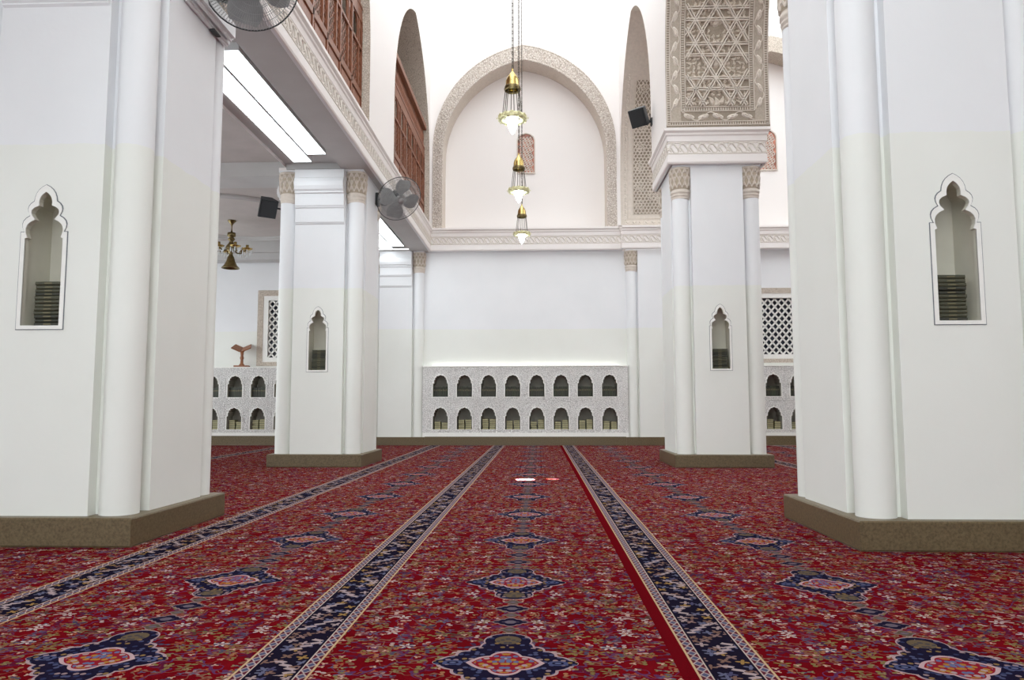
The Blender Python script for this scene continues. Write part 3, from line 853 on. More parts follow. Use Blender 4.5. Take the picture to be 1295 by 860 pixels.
def hex_panel(A, label, v1):
    f = path_map(A, XR0-.003); o = f(WP/2, 0, 0)
    root = thing('carved_panel', label, 'carved panel', o); off = o
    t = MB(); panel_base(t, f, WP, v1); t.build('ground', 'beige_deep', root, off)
    t = MB()
    # bead rows and plain fillets framing the vine border
    for d in (.012, .062, .215, .275):
        t.strap([(d, v1), (d, d+.03), (WP-d, d+.03), (WP-d, v1)], .016, .018, f, False, .15)
    for d in (.037, .245):
        n = int((v1-d)/.034)
        for i in range(n):
            v = d + .03 + i*.034
            for u in (d, WP-d): t.strap([(u-.017, v), (u+.017, v)], .018, .012, f, False, 9)
        n = int((WP-2*d)/.034)
        for i in range(n): t.strap([(d+(i+.5)*.034, d+.013), (d+(i+.5)*.034, d+.047)], .018, .012, f, False, 9)
    t.build('beaded_frame', 'beige_plain', root, off)
    t = MB(); c = .138; amp = .052
    def vine(P0, P1, side):
        L = math.hypot(P1[0]-P0[0], P1[1]-P0[1]); n = max(2, round(L/.205)); dx, dy = (P1[0]-P0[0])/L, (P1[1]-P0[1])/L; nx, ny = -dy, dx
        q = []
        for i in range(n*8+1):
            s_ = L*i/(n*8); a = amp*1.15*math.cos(PI*i/8)
            q.append((P0[0]+dx*s_+nx*a, P0[1]+dy*s_+ny*a))
        t.strap(q, .016, .018, f, False, 9)
        for k in range(n):
            s_ = L*(k+.5)/n; sg = 1 if k % 2 == 0 else -1
            a0 = math.atan2(dy, dx)
            cx, cy = P0[0]+dx*s_, P0[1]+dy*s_
            t.leaf(cx+nx*sg*.004, cy+ny*sg*.004, a0 - sg*.30, .175, .078, .024, f, 14, .12)
            t.leaf(cx+nx*sg*.012, cy+ny*sg*.012, a0 - sg*.30, .105, .036, .036, f, 12, .12)
    vine((c, .26), (c, v1), 1); vine((WP-c, .26), (WP-c, v1), 1); vine((.22, .168), (WP-.22, .168), 1)
    b = MB()
    for u_ in (c, WP-c):
        b.add([f(u_-.07, v_, .006) for v_ in [.08 + (v1-.08)*i_/20 for i_ in range(21)]] + [f(u_+.07, v_, .006) for v_ in [.08 + (v1-.08)*i_/20 for i_ in range(21)]], [(i_, i_+1, 22+i_, 21+i_) for i_ in range(20)])
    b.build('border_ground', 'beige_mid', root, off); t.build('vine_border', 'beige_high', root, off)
    u0, u1, vv0 = .292, WP-.292, .318; cu = WP/2 - .02; cv = .318 + .07
    t = MB(); per = .50; off_ = .170
    for ln in hexlines(u0, u1, vv0, v1, per, (-off_, off_), cu, cv):
        (a, b), (c_, d_) = ln; L = math.hypot(c_-a, d_-b); nx, ny = -(d_-b)/L, (c_-a)/L
        for s_ in (-.0155, .0155): t.strap([(a+nx*s_, b+ny*s_), (c_+nx*s_, d_+ny*s_)], .020, .042, f, False, .2)
    t.build('interlaced_lattice', 'beige_high', root, off)
    t = MB()
    # lily in each hexagon, leaves elsewhere
    cells = []
    # lattice translations: n_k . r = m * per  ->  generators (2/sqrt3*per*cos, ...)
    g = per*2/math.sqrt(3)
    for i in range(-6, 16):
        for j in range(-6, 7): cells.append((cu + g*math.cos(math.radians(30))*j, cv + g*(i + .5*j)*1.0))
    for hx, hy in cells:
        if not (u0+.03 < hx < u1-.03 and vv0 < hy < v1-.05): continue
        t.leaf(hx, hy-.015, PI/2, .17, .085, .026, f, 12)
        for sg in (-1, 1):
            t.leaf(hx+sg*.075, hy+.01, PI/2 - sg*.5, .165, .070, .024, f, 10)
            t.leaf(hx+sg*.04, hy+.095, sg*.5, .08, .045, .028, f, 8); t.leaf(hx+sg*.13, hy-.02, PI/2+sg*.2, .10, .05, .028, f, 8)
    rnd = random.Random(5)
    v = vv0 + .05
    while v < v1-.03:
        u = u0 + .04
        while u < u1-.03:
            ok = all(math.hypot(u-hx, v-hy) > .17 for hx, hy in cells)
            if ok: t.leaf(u+rnd.uniform(-.012, .012), v+rnd.uniform(-.012, .012), rnd.choice([.5, 2.6, 1.57, 1.0]), rnd.uniform(.080, .105), rnd.uniform(.040, .052), .022, f, 8)
            u += .070
        v += .064
    t.build('carved_leaves', 'carved_light', root, off)
    return root
hex_panel(ARR[1], 'carved beige panel with interlaced hexagons above the far right pillar', 2.75)
def star_panel(A, label, v1):
    f = path_map(A, XR0-.003); o = f(WP/2, 0, 0)
    root = thing('carved_panel', label, 'carved panel', o); off = o
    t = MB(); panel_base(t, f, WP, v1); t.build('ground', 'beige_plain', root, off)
    t = MB()
    for d in (.05, .17, .27): t.strap([(d, v1), (d, d+.02), (WP-d, d+.02), (WP-d, v1)], .016, .014, f, False, .15)
    n = int(v1/.16)
    for i in range(n):
        t.leaf(.11, .2+i*.16, PI/2, .12, .05, .016, f, 8); t.leaf(.11, .28+i*.16, 0, .06, .03, .014, f, 8)
    for i in range(9): t.leaf(.16+i*.14, .115, 0, .11, .05, .016, f, 8)
    t.build('border', 'beige_plain', root, off)
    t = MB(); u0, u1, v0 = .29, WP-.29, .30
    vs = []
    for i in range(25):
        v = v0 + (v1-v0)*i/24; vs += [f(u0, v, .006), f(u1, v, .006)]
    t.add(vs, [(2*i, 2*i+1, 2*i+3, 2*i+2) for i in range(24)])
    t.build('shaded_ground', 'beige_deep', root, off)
    t = MB()
    for ln in hexlines(u0, u1, v0, v1, .135, (-.034, .034), WP/2, .5): t.strap(ln, .017, .020, f, False, .2)
    for i in range(int((v1-v0)/.42)+1):
        for j in range(3):
            cx, cy = u0 + .14 + j*.30, v0 + .2 + i*.42 + (.21 if j % 2 else 0)
            if cy > v1-.1: continue
            st = [(cx + (.115 if k % 2 == 0 else .075)*math.cos(k*PI/8), cy + (.115 if k % 2 == 0 else .075)*math.sin(k*PI/8)) for k in range(16)]
            t.strap(st, .018, .03, f, True, 9)
            for k in range(8): t.leaf(cx+.04*math.cos(k*PI/4), cy+.04*math.sin(k*PI/4), k*PI/4, .05, .025, .028, f, 6)
    t.build('star_lattice', 'beige_high', root, off)
    return root
star_panel(ARR[0], 'carved beige panel of pierced star lattice in the far right arch by the back wall', 3.2)

# ------------------------------------------------------------------ beam, cornice and soffit of the gallery on the left
t = MB(); corn_line(t, (XL0, Y0W), (XL0, YA-.0), 1, 0, .9)
t.add([(XL0+.0945, Y0W, 4.765), (XL0+.0945, YA, 4.765), (XL0-.13, YA, 4.80), (XL0-.13, Y0W, 4.80)], [(0, 1, 2, 3)])
t.cm = 1; braid(t, YA-Y0W, 4.40, 4.568, lambda u, v, h: (XL0+.036+h, Y0W+u, v), .14)
struct(t.build('trim_6', ['plaster', 'frieze']))
t = MB()
zs = 4.262; zc = 4.37
for X0, X1 in ((-2.83, XL0+.002),): t.box(X0, X1, Y0W, YB, zs, 4.50)
for yy in PY:
    hw = .66
    t.box(-3.64, -2.82, yy-hw, yy+hw, zs+.003, 4.50)
t.box(-3.70, -2.80, Y0W, YB, zc-.02, 4.52)
for X in (-2.845,): t.box(X-.02, X+.02, Y0W, YB, 4.325, zc+.005)
struct(t.build('trim_7', 'soffit'))
t = MB(); t.box(-9.2, -3.70, YF, 16.9, 4.50, 4.72); t.box(-3.72, XL1+.01, YF, 16.9, 4.50, 4.72)
struct(t.build('ceiling', 'ceil'))
t = MB()
for yy in PY: t.box(-9.0, -3.72, yy-.30, yy+.30, 4.285, 4.51)
t.box(-9.0, -3.70, 16.0, 16.5, 4.24, 4.52); t.box(-9.0, -3.70, 16.12, 16.5, 4.10, 4.26)
struct(t.build('trim_8', 'soffit'))
# moulded rings on the aisle ceiling
t = MB()
for yc in (14.05, 8.2):
    for R, r in ((1.75, .045), (1.60, .025)):
        t.tube([(-6.0+R*math.cos(a*PI/32), yc+R*math.sin(a*PI/32), 4.49) for a in range(64)], r, 8, True)
struct(t.build('trim_9', 'soffit'))
# walls of the left aisle and of the gallery above it
t = MB()
hs = [rect(a, a+2.3, .5, 3.9) for a in (1.5, 4.4, 7.3, 10.2, 13.1)]  # unseen openings, added to bring daylight into the left aisle
for X in (-9.0, -9.25): t.flat(rect(YF, 16.9, 0, 10.2), hs, (lambda X: lambda u, v: (X, u, v))(X))
for h in hs: t.wall_of(h, lambda u, v: (-9.0, u, v), lambda u, v: (-9.25, u, v))
struct(t.build('wall_far_left', 'plaster'))
t = MB(); LW = rect(-6.12, -5.20, 1.94, 3.24); RW = rect(4.45, 5.62, 1.96, 3.20)
t.flat([(-9.1, 1.69), (-3.70, 1.69), (-3.70, 4.6), (-9.1, 4.6)], [LW], lambda u, v: (u, 16.55, v))
t.add([(-9.1, 16.7, 4.6), (-2.45, 16.7, 4.6), (-2.45, 16.7, 10.2), (-9.1, 16.7, 10.2)], [(0, 1, 2, 3)])
struct(t.build('wall_back_left', 'plaster'))
t = MB(); t.box(-9.2, XL1+.02, YF, 16.9, 10.0, 10.2); struct(t.build('ceiling', 'ceil'))
t = MB()
innr = [(5.24+x, z) for x, z in two_centred(2.1, .5, 6.20, 4.74)]
outr = [(5.24+x, z) for x, z in two_centred(2.32, .5, 6.34, 4.74)]
t.flat([(3.15, 1.69), (8.4, 1.69), (8.4, 4.74), (3.15, 4.74)], [RW], lambda u, v: (u, 16.40, v))
t.flat([(2.9, 4.70), (8.4, 4.70), (8.4, ZT), (2.9, ZT)], [innr], lambda u, v: (u, 16.25, v))
t.add([(2.9, YR, 4.0), (8.4, YR, 4.0), (8.4, YR, ZT), (2.9, YR, ZT)], [(0, 1, 2, 3)])
t.add([(3.1, 16.2, 4.742), (8.4, 16.2, 4.742), (8.4, YR, 4.742), (3.1, YR, 4.742)], [(0, 1, 2, 3)])
struct(t.build('wall_back_right', 'plaster'))
t = MB(); t.wall_of(innr, lambda u, v: (u, 16.23, v), lambda u, v: (u, YR, v), False); ring_strip(t, outr, innr, lambda u, v: (u, 16.23, v))
t.wall_of(outr, lambda u, v: (u, 16.23, v), lambda u, v: (u, 16.25, v), False); struct(t.build('trim_10', 'beige'))
t = MB(); corn_line(t, (3.15, 16.25), (8.4, 16.25), 0, -1); t.add([(3.15, 16.25, 4.256), (8.4, 16.25, 4.256), (8.4, 16.42, 4.256), (3.15, 16.42, 4.256)], [(0, 1, 2, 3)])
t.cm = 1; braid(t, 3.6, 4.40, 4.568, lambda u, v, h: (3.2+u, 16.21-h, v), .14); struct(t.build('trim_11', ['plaster', 'frieze']))
t = MB(); hs = [rect(-2.3, 1.75, .3, 7.5), rect(4.6, 7.4, 1.0, 3.2), rect(-8.7, -3.9, .5, 3.6)]  # unseen wall behind the camera, added with openings to balance the light
for Y in (YF, YF-.3): t.flat(rect(-9.2, 8.6, 0, ZT+.2), hs, (lambda Y: lambda u, v: (u, Y, v))(Y))
for h in hs: t.wall_of(h, lambda u, v: (u, YF, v), lambda u, v: (u, YF-.3, v))
struct(t.build('wall_front', 'plaster'))
t = MB(); t.box(8.4, 8.6, YF, 16.9, 0, ZT); struct(t.build('wall_far_right', 'plaster'))

def lattice_window(name, R, y, fw):
    x0, x1, z0, z1 = R[0][0], R[1][0], R[0][1], R[2][1]
    t = MB(); t.add([(x0, y+.10, z0), (x1, y+.10, z0), (x1, y+.10, z1), (x0, y+.10, z1)], [(0, 1, 2, 3)])
    root = t.build(name, 'glass_dark'); struct(root)
    t = MB(); t.wall_of(R, lambda u, v: (u, y-.01, v), lambda u, v: (u, y+.11, v)); fr = rect(x0-.11, x1+.11, z0-.10, z1+.10)
    t.flat(fr, [R], lambda u, v: (u, y-.012, v)); t.wall_of(fr, lambda u, v: (u, y-.012, v), lambda u, v: (u, y, v)); t.build('window_frame', 'white', root)
    o2 = rect(x0-.11-fw, x1+.11+fw, z0-.10-fw*.7, z1+.10+fw)
    t = MB(); t.flat(o2, [fr], lambda u, v: (u, y-.022, v)); t.wall_of(o2, lambda u, v: (u, y-.022, v), lambda u, v: (u, y, v))
    t.wall_of(fr, lambda u, v: (u, y-.022, v), lambda u, v: (u, y, v)); t.build('carved_surround', 'beige', root)
    t = MB(); f = lambda u, v, h: (u, y+.055-h, v); sp = .150; k = -30
    w, hh = x1-x0, z1-z0
    for sg in (-1, 1):
        for k in range(-20, 30):
            # u*1 + sg*v = k*sp
            pts = []
            for v in (0, hh):
                pass
            c = k*sp
            lo, hi = 0.0, hh
            # u = c - sg*v*0.86
            s_ = .86
            def U(v): return c - sg*v*s_
            vs_ = [v for v in (0, hh) if 0 <= U(v) <= w]
            for u in (0, w):
                v = (c-u)/(sg*s_)
                if 0 < v < hh: vs_.append(v)
            if len(vs_) >= 2:
                a, b = min(vs_), max(vs_)
                if b-a > .03: t.strap([(x0+U(a), z0+a), (x0+U(b), z0+b)], .036, .030, f, False, 9, top=.8)
    t.build('diagonal_lattice', 'white', root)
lattice_window('window_3', LW, 16.55, .13)
lattice_window('window_4', RW, 16.40, .12)

# ------------------------------------------------------------------ wooden screens in the gallery arches
def make_screen(y0, y1, label, cy):
    X = -2.55; root = thing('wooden_screen', label, 'wooden screen', (X, cy, 4.80)); off = (X, cy, 4.80)
    npan = 7; pitch = (y1-y0)/npan
    t = MB()
    for z, h, d in ((4.80, .12, .05), (5.255, .10, .05), (5.955, .045, .045), (6.36, .22, .045), (6.55, .05, .06), (6.95, .11, .11)):
        t.box(X-d/2, X+d/2 + (.03 if z > 6.9 else 0), y0, y1, z, z+h, .004)
    for k in range(npan+1):
        yy = y0 + k*pitch; t.box(X-.025, X+.025, max(y0, yy-.028), min(y1, yy+.028), 4.9, 6.40, .003)
    for k in range(npan):
        yy = y0 + (k+.68)*pitch; t.box(X-.02, X+.02, yy-.016, yy+.016, 5.35, 6.38)
    t.build('frame', 'wood', root, off)
    for k in range(npan):
        a, b = y0 + k*pitch + .035, y0 + (k+1)*pitch - .035
        t = MB(); t.box(X-.015, X+.004, a-.02, b+.02, 4.90, 5.27); t.box(X-.012, X+.018, a+.03, b-.03, 4.945, 5.225, .010); t.build('raised_panel', 'wood', root, off)
        for (p, q) in ((a-.01, y0+(k+.68)*pitch-.014), (y0+(k+.68)*pitch+.014, b+.01)):
            t = MB(); f = lambda u, v, h: (X-.008+h, u, v); sp = .112; w, hh = q-p, .60
            for sg in (-1, 1):
                for kk in range(-12, 24):
                    c = kk*sp
                    def U(v): return c - sg*v
                    vs_ = [v for v in (0, hh) if 0 <= U(v) <= w]
                    for u in (0, w):
                        v = (c-u)*sg
                        if 0 < v < hh: vs_.append(v)
                    if len(vs_) >= 2 and max(vs_)-min(vs_) > .02:
                        A, B = min(vs_), max(vs_); t.strap([(p+U(A), 5.355+A), (p+U(B), 5.355+B)], .024, .007 if sg > 0 else .004, f, False, 9, top=.9)
            t.build('lattice', 'wood', root, off)
            # little arched light above
            t = MB(); w2 = (q-p)/2-.006; cyy = (p+q)/2; zt = 6.365
            ar = [(cyy+w2*.82*math.cos(i*PI/8), 6.20+w2*.9*math.sin(i*PI/8)) for i in range(9)]
            lp = [(cyy-w2*.82, 6.0), (cyy+w2*.82, 6.0)] + ar
            t.flat(rect(p, q, 5.995, zt), [[(u, v) for u, v in lp]], lambda u, v: (X+.008, u, v)); t.wall_of(lp, lambda u, v: (X+.008, u, v), lambda u, v: (X-.012, u, v))
            t.build('arched_light', 'wood', root, off)
    n = int((y1-y0)/.085)
    for i in range(n):
        yy = y0 + (i+.5)*(y1-y0)/n
        t = MB(); t.lathe([(.012, 6.60), (.018, 6.64), (.012, 6.68), (.016, 6.74), (.021, 6.78), (.016, 6.82), (.012, 6.88), (.017, 6.93), (.012, 6.96)], 8, Matrix.Translation((X, yy, 0)))
        t.build('baluster', 'wood', root, off)
    return root
make_screen(12.13, 16.15, 'dark wooden lattice screen in the farther gallery arch by the back wall', 14.17)
make_screen(6.25, 10.27, 'dark wooden lattice screen in the nearer gallery arch at the top left', 8.29)
# gallery interior: floor edge and a partition keeping it dim
t = MB(); t.box(-5.2, -5.0, YF, 16.9, 4.70, 10.1); struct(t.build('wall_upper_left', 'ceil'))

# ------------------------------------------------------------------ nave roof: cross beams with open skylight between them
t = MB()
for yy in (2.42, 5.36, 8.3, 11.2, 14.1): t.box(XL0-.05, XR0+.05, yy-.10, yy+.10, ZT-.25, ZT+.05, .01)
t.box(XL1, XL0+.12, Y0W, 16.9, ZT-.02, ZT+.2); t.box(XR0-.12, XR1, Y0W, 16.9, ZT-.02, ZT+.2)
struct(t.build('ceiling', 'plaster'))
t = MB(); t.box(XR1-.02, 8.6, YF, 5.6, ZT-.02, ZT+.2); struct(t.build('ceiling', 'plaster'))

# ------------------------------------------------------------------ pendant lamps
def make_pendant(label, loc):
    root = thing('pendant_lamp', label, 'pendant lamp', loc, 0, 'brass pendant lamps on long chains'); Z = loc[2]
    t = MB(); top = ZT-.25 - Z
    # linked chain: alternate flat oval links
    z = .0; k = 0; step = .042
    while z < top-.02:
        r = .0075; a = (k % 2)*PI/2; L = .030
        pts = [(math.cos(a)*r*math.cos(i*PI/4), math.sin(a)*r*math.cos(i*PI/4), z+.02+L*.85*math.sin(i*PI/4)) for i in range(8)]
        t.tube(pts, .0036, 5, True); z += step; k += 1
    t.tube([(.012, 0, .0), (.012, 0, top)], .0035, 6)
    t.build('chain', 'chain', root)
    # dome cap (z measured from its tip at 0)
    t = MB(); t.lathe([(.004, .005), (.012, -.01), (.010, -.03), (.022, -.045), (.045, -.08), (.068, -.115), (.078, -.15), (.080, -.19), (.086, -.205), (.086, -.215)], 28)
    for k in range(6):
        a = k*PI/3; t.tube([(.010*math.cos(a), .010*math.sin(a), -.035), (.050*math.cos(a), .050*math.sin(a), -.088), (.079*math.cos(a+.4), .079*math.sin(a+.4), -.16)], .004, 6)
    t.build('dome_cap', 'brass', root)
    t = MB(); t.lathe([(.088, -.212), (.092, -.22), (.092, -.262), (.086, -.268), (.078, -.262), (.078, -.22)], 28, closed=True)
    for k in range(14):
        a = k*2*PI/14; t.tube([(.093*math.cos(a+i*PI/4*.0)+.0, .093*math.sin(a), -.241+.016*math.sin(i*PI/4)) for i in range(8)], .003, 5, True)
    t.build('cap_ring', 'brass_old', root)
    for k in range(8):
        a = k*PI/4 + .2
        t = MB(); t.tube([(.082*math.cos(a), .082*math.sin(a), -.26), (.118*math.cos(a), .118*math.sin(a), -.575)], .0048, 6); t.build('hanging_rod', 'chain', root)
    t = MB(); t.lathe([(.130, -.565), (.150, -.560), (.160, -.575), (.162, -.605), (.150, -.618), (.120, -.622), (.108, -.605), (.112, -.58)], 32, closed=True)
    t.build('lamp_ring', 'brass_pale', root)
    t = MB()
    for k in range(12):
        a = k*PI/6; ca, sa = math.cos(a), math.sin(a)
        t.tube([(ca*.160-sa*.026*math.cos(i*PI/5), sa*.160+ca*.026*math.cos(i*PI/5), -.590+.030*math.sin(i*PI/5)) for i in range(10)], .006, 6, True)
        t.lathe([(.0, .012), (.010, .0), (.0, -.012)], 8, Matrix.Translation((ca*.178, sa*.178, -.59)))
    t.build('pierced_rosettes', 'brass_pale', root)
    t = MB(); t.lathe([(.060, -.575), (.066, -.60), (.062, -.64), (.050, -.69), (.034, -.735), (.016, -.765), (.0, -.785)], 24); t.build('glass_bulb', 'bulb', root)
    return root
PD = make_pendant('nearest and largest of the three brass pendant lamps', (-.287, 8.3, 4.735))
dup(PD, (-.292, 11.2, 4.735), 'middle one of the three brass pendant lamps, in front of the small red window')
dup(PD, (-.310, 14.1, 4.735), 'farthest and lowest-looking of the three brass pendant lamps')

# ------------------------------------------------------------------ fluorescent fixtures under the gallery
def make_fixture(label, loc):
    root = thing('fluorescent_light', label, 'ceiling light', loc, 0, 'fluorescent lights under the gallery'); L = 1.48
    t = MB(); t.box(-.132, .132, -L/2, L/2, .003, .088, .002); t.build('housing', 'lamp_white', root)
    t = MB(); t.box(-.126, .126, -L/2+.006, L/2-.006, .0, .006)
    t.build('diffuser', 'tube', root)
    return root
FX = None
for b, nm in ((0, 'near'), (1, 'far')):
    for X, yy, ls in ((-3.300, 9.34, 'end'), (-3.300, 7.85, 'front'), (-3.010, 9.03, 'end'), (-3.010, 7.54, 'front')):
        lab = '%s light of the %s row of fluorescent lights under the %s gallery bay' % ('rear' if ls == 'end' else 'front', 'outer' if X < -3.2 else 'nave-side', nm)
        if FX is None: FX = make_fixture(lab, (X, yy, 4.265))
        else: dup(FX, (X, yy + b*PER, 4.265), lab)

# ------------------------------------------------------------------ wall fans
def make_fan(label, loc):
    """loc = point on the pillar face (X = -2.52); cage hangs towards the nave"""
    root = thing('wall_fan', label, 'fan', loc, 0, 'wall fans on the left pillars')
    t = MB(); t.box(0, .05, -.06, .06, -.10, .10, .008); t.build('wall_bracket', 'dark_metal', root)
    c = Vector((.40, -.20, -.05)); ax = Vector((.50, -.62, -.60)).normalized()
    q = ax.to_track_quat('Z', 'Y').to_matrix().to_4x4(); mt = Matrix.Translation(c) @ q
    t = MB(); t.tube([(.05, 0, .0), (.13, -.02, .03), (.20, -.05, .02), tuple(c - ax*.16)], .018, 8)
    t.lathe([(.0, -.10), (.05, -.095), (.062, -.05), (.062, .0), (.0, .0)], 16, Matrix.Translation((.13, -.02, .0))); t.build('arm', 'dark_metal', root)
    t = MB(); t.tube([(.05, .02, .10), (.09, .03, .19), (.15, 0, .17), (.19, -.04, .08), (.22, -.08, .0)], .006, 6); t.build('cable', 'black', root)
    t = MB(); t.lathe([(.0, -.20), (.045, -.20), (.062, -.185), (.068, -.10), (.058, -.055), (.03, -.04), (.03, .03), (.0, .03)], 20, mt); t.build('motor', 'dark_metal', root)
    R = .355
    t = MB()
    for k in range(4):
        a0 = k*PI/2; vs = []; n = 8
        for i in range(n+1):
            r = .05 + (.325-.05)*i/n; wd = .40 + .85*math.sin(PI*min(1, i/n*.8+.12))
            for s_ in (0, 1):
                a = a0 + (s_-.5)*wd; vs.append(mt @ Vector((r*math.cos(a), r*math.sin(a), (s_-.5)*.045)))
        m_ = len(vs); vs += [p + ax*.003 for p in vs]
        t.add(vs, [(2*i, 2*i+1, 2*i+3, 2*i+2) for i in range(n)] + [(m_+2*i, m_+2*i+2, m_+2*i+3, m_+2*i+1) for i in range(n)], True)
    t.lathe([(.0, .035), (.035, .03), (.045, -.02), (.0, -.02)], 16, mt); t.build('blades', 'blade', root)
    for nm, sg in (('front_cage', 1), ('rear_cage', -1)):
        t = MB()
        for k in range(96):
            a = k*2*PI/96
            t.tube([mt @ Vector((r*math.cos(a), r*math.sin(a), sg*z)) for r, z in ((.05, .085), (.16, .082), (.28, .064), (.34, .03), (R, .0))], .0019, 4)
        for r, z in ((.05, .085), (.10, .084), (.16, .082), (.22, .075), (.28, .064)):
            t.tube([mt @ Vector((r*math.cos(i*PI/18), r*math.sin(i*PI/18), sg*z)) for i in range(36)], .002, 5, True)
        t.build(nm, 'grey_metal', root)
    t = MB(); t.tube([mt @ Vector((R*math.cos(i*PI/20), R*math.sin(i*PI/20), 0)) for i in range(40)], .006, 6, True)
    t.build('rim', 'dark_metal', root)
    t = MB(); t.lathe([(.0, .092), (.045, .09), (.052, .082), (.0, .080)], 20, mt); t.build('badge', 'grey_metal', root)
    return root
FN = make_fan('round grey wall fan on the far left pillar', (CXL+H-.002, 11.30, 4.06))
dup(FN, (CXL+H-.002, 11.30-PER, 4.06), 'dark wall fan cut off by the top edge on the near left pillar')

# ------------------------------------------------------------------ emergency light, loudspeakers
r_ = thing('emergency_light', 'white box-shaped emergency light on the side of the near left pillar', 'emergency light', (CXL+H, 5.34, 3.785))
t = MB(); t.box(-.002, .045, -.36, .36, -.05, .17, .015); t.build('base_plate', 'lamp_white', r_)
t = MB(); t.box(.035, .105, -.34, .34, -.025, .145, .028); t.build('cover', 'lamp_white', r_)
t = MB(); t.box(.01, .05, .05, .17, -.058, -.048); t.build('socket', 'dark_metal', r_)

def make_speaker(label, loc, rz, mount, tilt):
    root = thing('loudspeaker', label, 'loudspeaker', loc, 0, None)
    mt = Matrix.Rotation(rz, 4, 'Z') @ Matrix.Rotation(tilt, 4, 'X')
    # cabinet: front wider than back, chamfered corners
    t = MB(); fw, bw, hh, d = .135, .085, .14, .20
    P = [(-fw, -d/2), (fw, -d/2), (fw, -d/2+.04), (bw, d/2), (-bw, d/2), (-fw, -d/2+.04)]
    n = len(P); vs = [mt @ Vector((x, y, z)) for z in (-hh, hh) for x, y in P]
    t.add(vs, [(i, (i+1) % n, n+(i+1) % n, n+i) for i in range(n)] + [tuple(range(n)), tuple(range(n, 2*n))]); t.build('cabinet', 'black', root)
    t = MB(); t.obox(mt @ Matrix.Translation((0, -d/2-.005, 0)), .24, .012, .25, .004); t.build('grille', 'black', root)
    t = MB(); b = mt @ Vector((0, d/2, 0)); mv = Vector(mount)
    t.tube([b, (b+mv)/2 + Vector((0, 0, -.01)), mv], .014, 8); dv = Vector((1, 0, 0)) if abs(mv.x) > 0 else Vector((0, 1, 0))
    t.box(mv.x-.012, mv.x+.012, mv.y-.045, mv.y+.045, mv.z-.05, mv.z+.07, .004); t.tube([mv + Vector((-.02, 0, .0)), mv + Vector((-.02, 0, .14))], .007, 6)
    t.build('wall_bracket', 'black', root)
    return root
make_speaker('black loudspeaker on a bracket at the foot of the right-hand arch', (1.625, 11.48, 5.40), math.radians(-38), (.195, .12, -.05), math.radians(30))
make_speaker('black loudspeaker behind the far left pillar in the left aisle', (-4.215, 11.2, 3.93), math.radians(38), (.435, .05, -.06), math.radians(30))

# ------------------------------------------------------------------ brass chandelier in the left aisle
r_ = thing('chandelier', 'dark brass chandelier hanging in the left aisle', 'chandelier', (-6.03, 14.2, 4.50))
t = MB(); t.lathe([(.0, 0), (.085, -.005), (.08, -.02), (.03, -.075), (.012, -.11), (.008, -.16)], 20); t.build('ceiling_rose', 'brass_old', r_)
t = MB(); t.lathe([(.008, -.15), (.012, -.20), (.022, -.24), (.075, -.25), (.080, -.27), (.080, -.315), (.070, -.33), (.035, -.345), (.062, -.36), (.070, -.385),
                   (.055, -.405), (.035, -.42), (.050, -.46), (.09, -.51), (.105, -.55), (.10, -.59), (.05, -.62), (.035, -.68), (.045, -.71)], 24); t.build('stem', 'brass_old', r_)
t = MB(); t.lathe([(.03, -.70), (.06, -.73), (.085, -.82), (.125, -.90), (.165, -.945), (.172, -.96), (.155, -.958), (.11, -.91), (.07, -.83), (.03, -.73)], 28); t.build('bell_bowl', 'brass_old', r_)
for k in range(6):
    a = k*PI/3 + .12; ca, sa = math.cos(a), math.sin(a)
    t = MB(); t.tube([(ca*.08, sa*.08, -.58), (ca*.16, sa*.16, -.63), (ca*.25, sa*.25, -.62), (ca*.31, sa*.31, -.58)], .013, 8)
    arm = t.build('arm', 'brass_old', r_)
    t = MB(); t.lathe([(.0, .0), (.06, .0), (.10, .02), (.105, .03), (.06, .035), (.03, .05), (.028, .10), (.0, .10)], 18, Matrix.Translation((ca*.31, sa*.31, -.59))); t.build('lamp_cup', 'brass', arm)
    t = MB()
    for j in range(5):
        b = j*2*PI/5; t.lathe([(.0, 0), (.012, -.03), (.016, -.075), (.0, -.11)], 6, Matrix.Translation((ca*.31+.085*math.cos(b), sa*.31+.085*math.sin(b), -.585)))
    t.build('crystal_drops', 'crystal', arm)

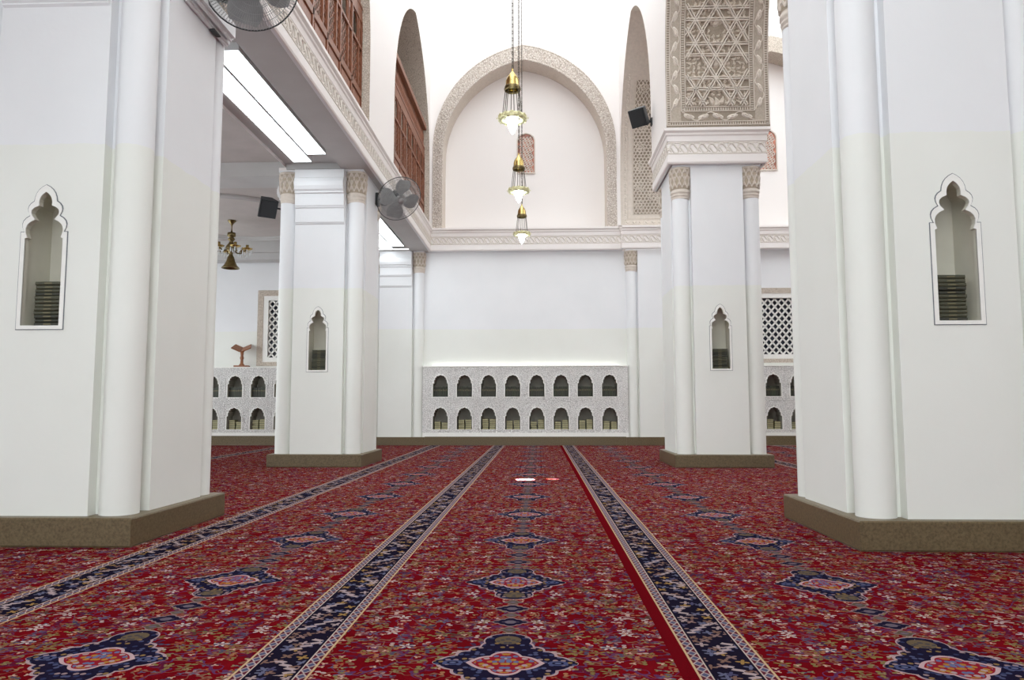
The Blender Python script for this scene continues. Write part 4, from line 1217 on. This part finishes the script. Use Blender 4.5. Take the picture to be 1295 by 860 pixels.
# ------------------------------------------------------------------ wooden book stand
r_ = thing('book_stand', 'reddish wooden reading stand with open wings on the left aisle shelf', 'book stand', (-6.63, 16.38, 1.717), math.radians(8))
t = MB(); t.box(-.16, .16, -.08, .10, 0, .035, .006); t.build('foot', 'wood_light', r_)
t = MB(); t.lathe([(.055, .03), (.060, .05), (.035, .08), (.030, .16), (.045, .20), (.03, .25), (.04, .34), (.06, .365)], 16); t.build('stem', 'wood_light', r_)
for sg in (-1, 1):
    t = MB(); t.obox(Matrix.Translation((sg*.098, -.01, .425)) @ Matrix.Rotation(-sg*math.radians(24), 4, 'Y') @ Matrix.Rotation(math.radians(26), 4, 'X'), .215, .25, .020, .006); t.build('wing', 'wood_light', r_)

# ------------------------------------------------------------------ camera
S = .85; f_, yaw, pit, rol = 940.7022, .03572880, .08803098, -.00160593
cy, sy, cp, sp, cr, sr = math.cos(yaw), math.sin(yaw), math.cos(pit), math.sin(pit), math.cos(rol), math.sin(rol)
Fw = Vector((-sy*cp, cy*cp, sp)); Rt = Vector((cy, sy, 0)); Up = Rt.cross(Fw)
R2 = cr*Rt + sr*Up; U2 = -sr*Rt + cr*Up
cam = bpy.data.cameras.new('camera'); co = bpy.data.objects.new('camera', cam); COL.objects.link(co)
mx = Matrix((R2, U2, -Fw)).transposed().to_4x4(); mx.translation = Vector((0, 0, S)); co.matrix_world = mx
cam.sensor_fit = 'HORIZONTAL'; cam.sensor_width = 36; cam.lens = f_/1295*36; cam.clip_start = .05
sc.camera = co

# ------------------------------------------------------------------ light
w = bpy.data.worlds.new('daylight'); sc.world = w; w.use_nodes = True
bg = w.node_tree.nodes['Background']; bg.inputs[0].default_value = (.90, .965, 1.0, 1); bg.inputs[1].default_value = 4.1
def beam(loc, target, power, size, color, blend=.15):
    l = bpy.data.lights.new('sunbeam', 'SPOT'); l.energy = power; l.spot_size = size; l.spot_blend = blend; l.color = color; l.shadow_soft_size = .01
    o = bpy.data.objects.new('sunbeam', l); COL.objects.link(o); o.location = loc
    o.rotation_euler = (Vector(target)-Vector(loc)).to_track_quat('-Z', 'Y').to_euler(); return o
beam((-.9, 9.9, 10.2), (-.160, 8.70, 0), 260000, math.radians(1.3), (.9, 1, 1))
beam((-.5, 9.9, 10.2), (.155, 8.76, 0), 40000, math.radians(1.0), (1, .8, .85), .5)
sc.cycles.max_bounces = 10; sc.cycles.diffuse_bounces = 6; sc.cycles.glossy_bounces = 3
sc.view_settings.view_transform = 'Standard'; sc.view_settings.look = 'None'; sc.view_settings.gamma = 1
sc.view_settings.use_curve_mapping = False
sc.view_settings.exposure = -0.07
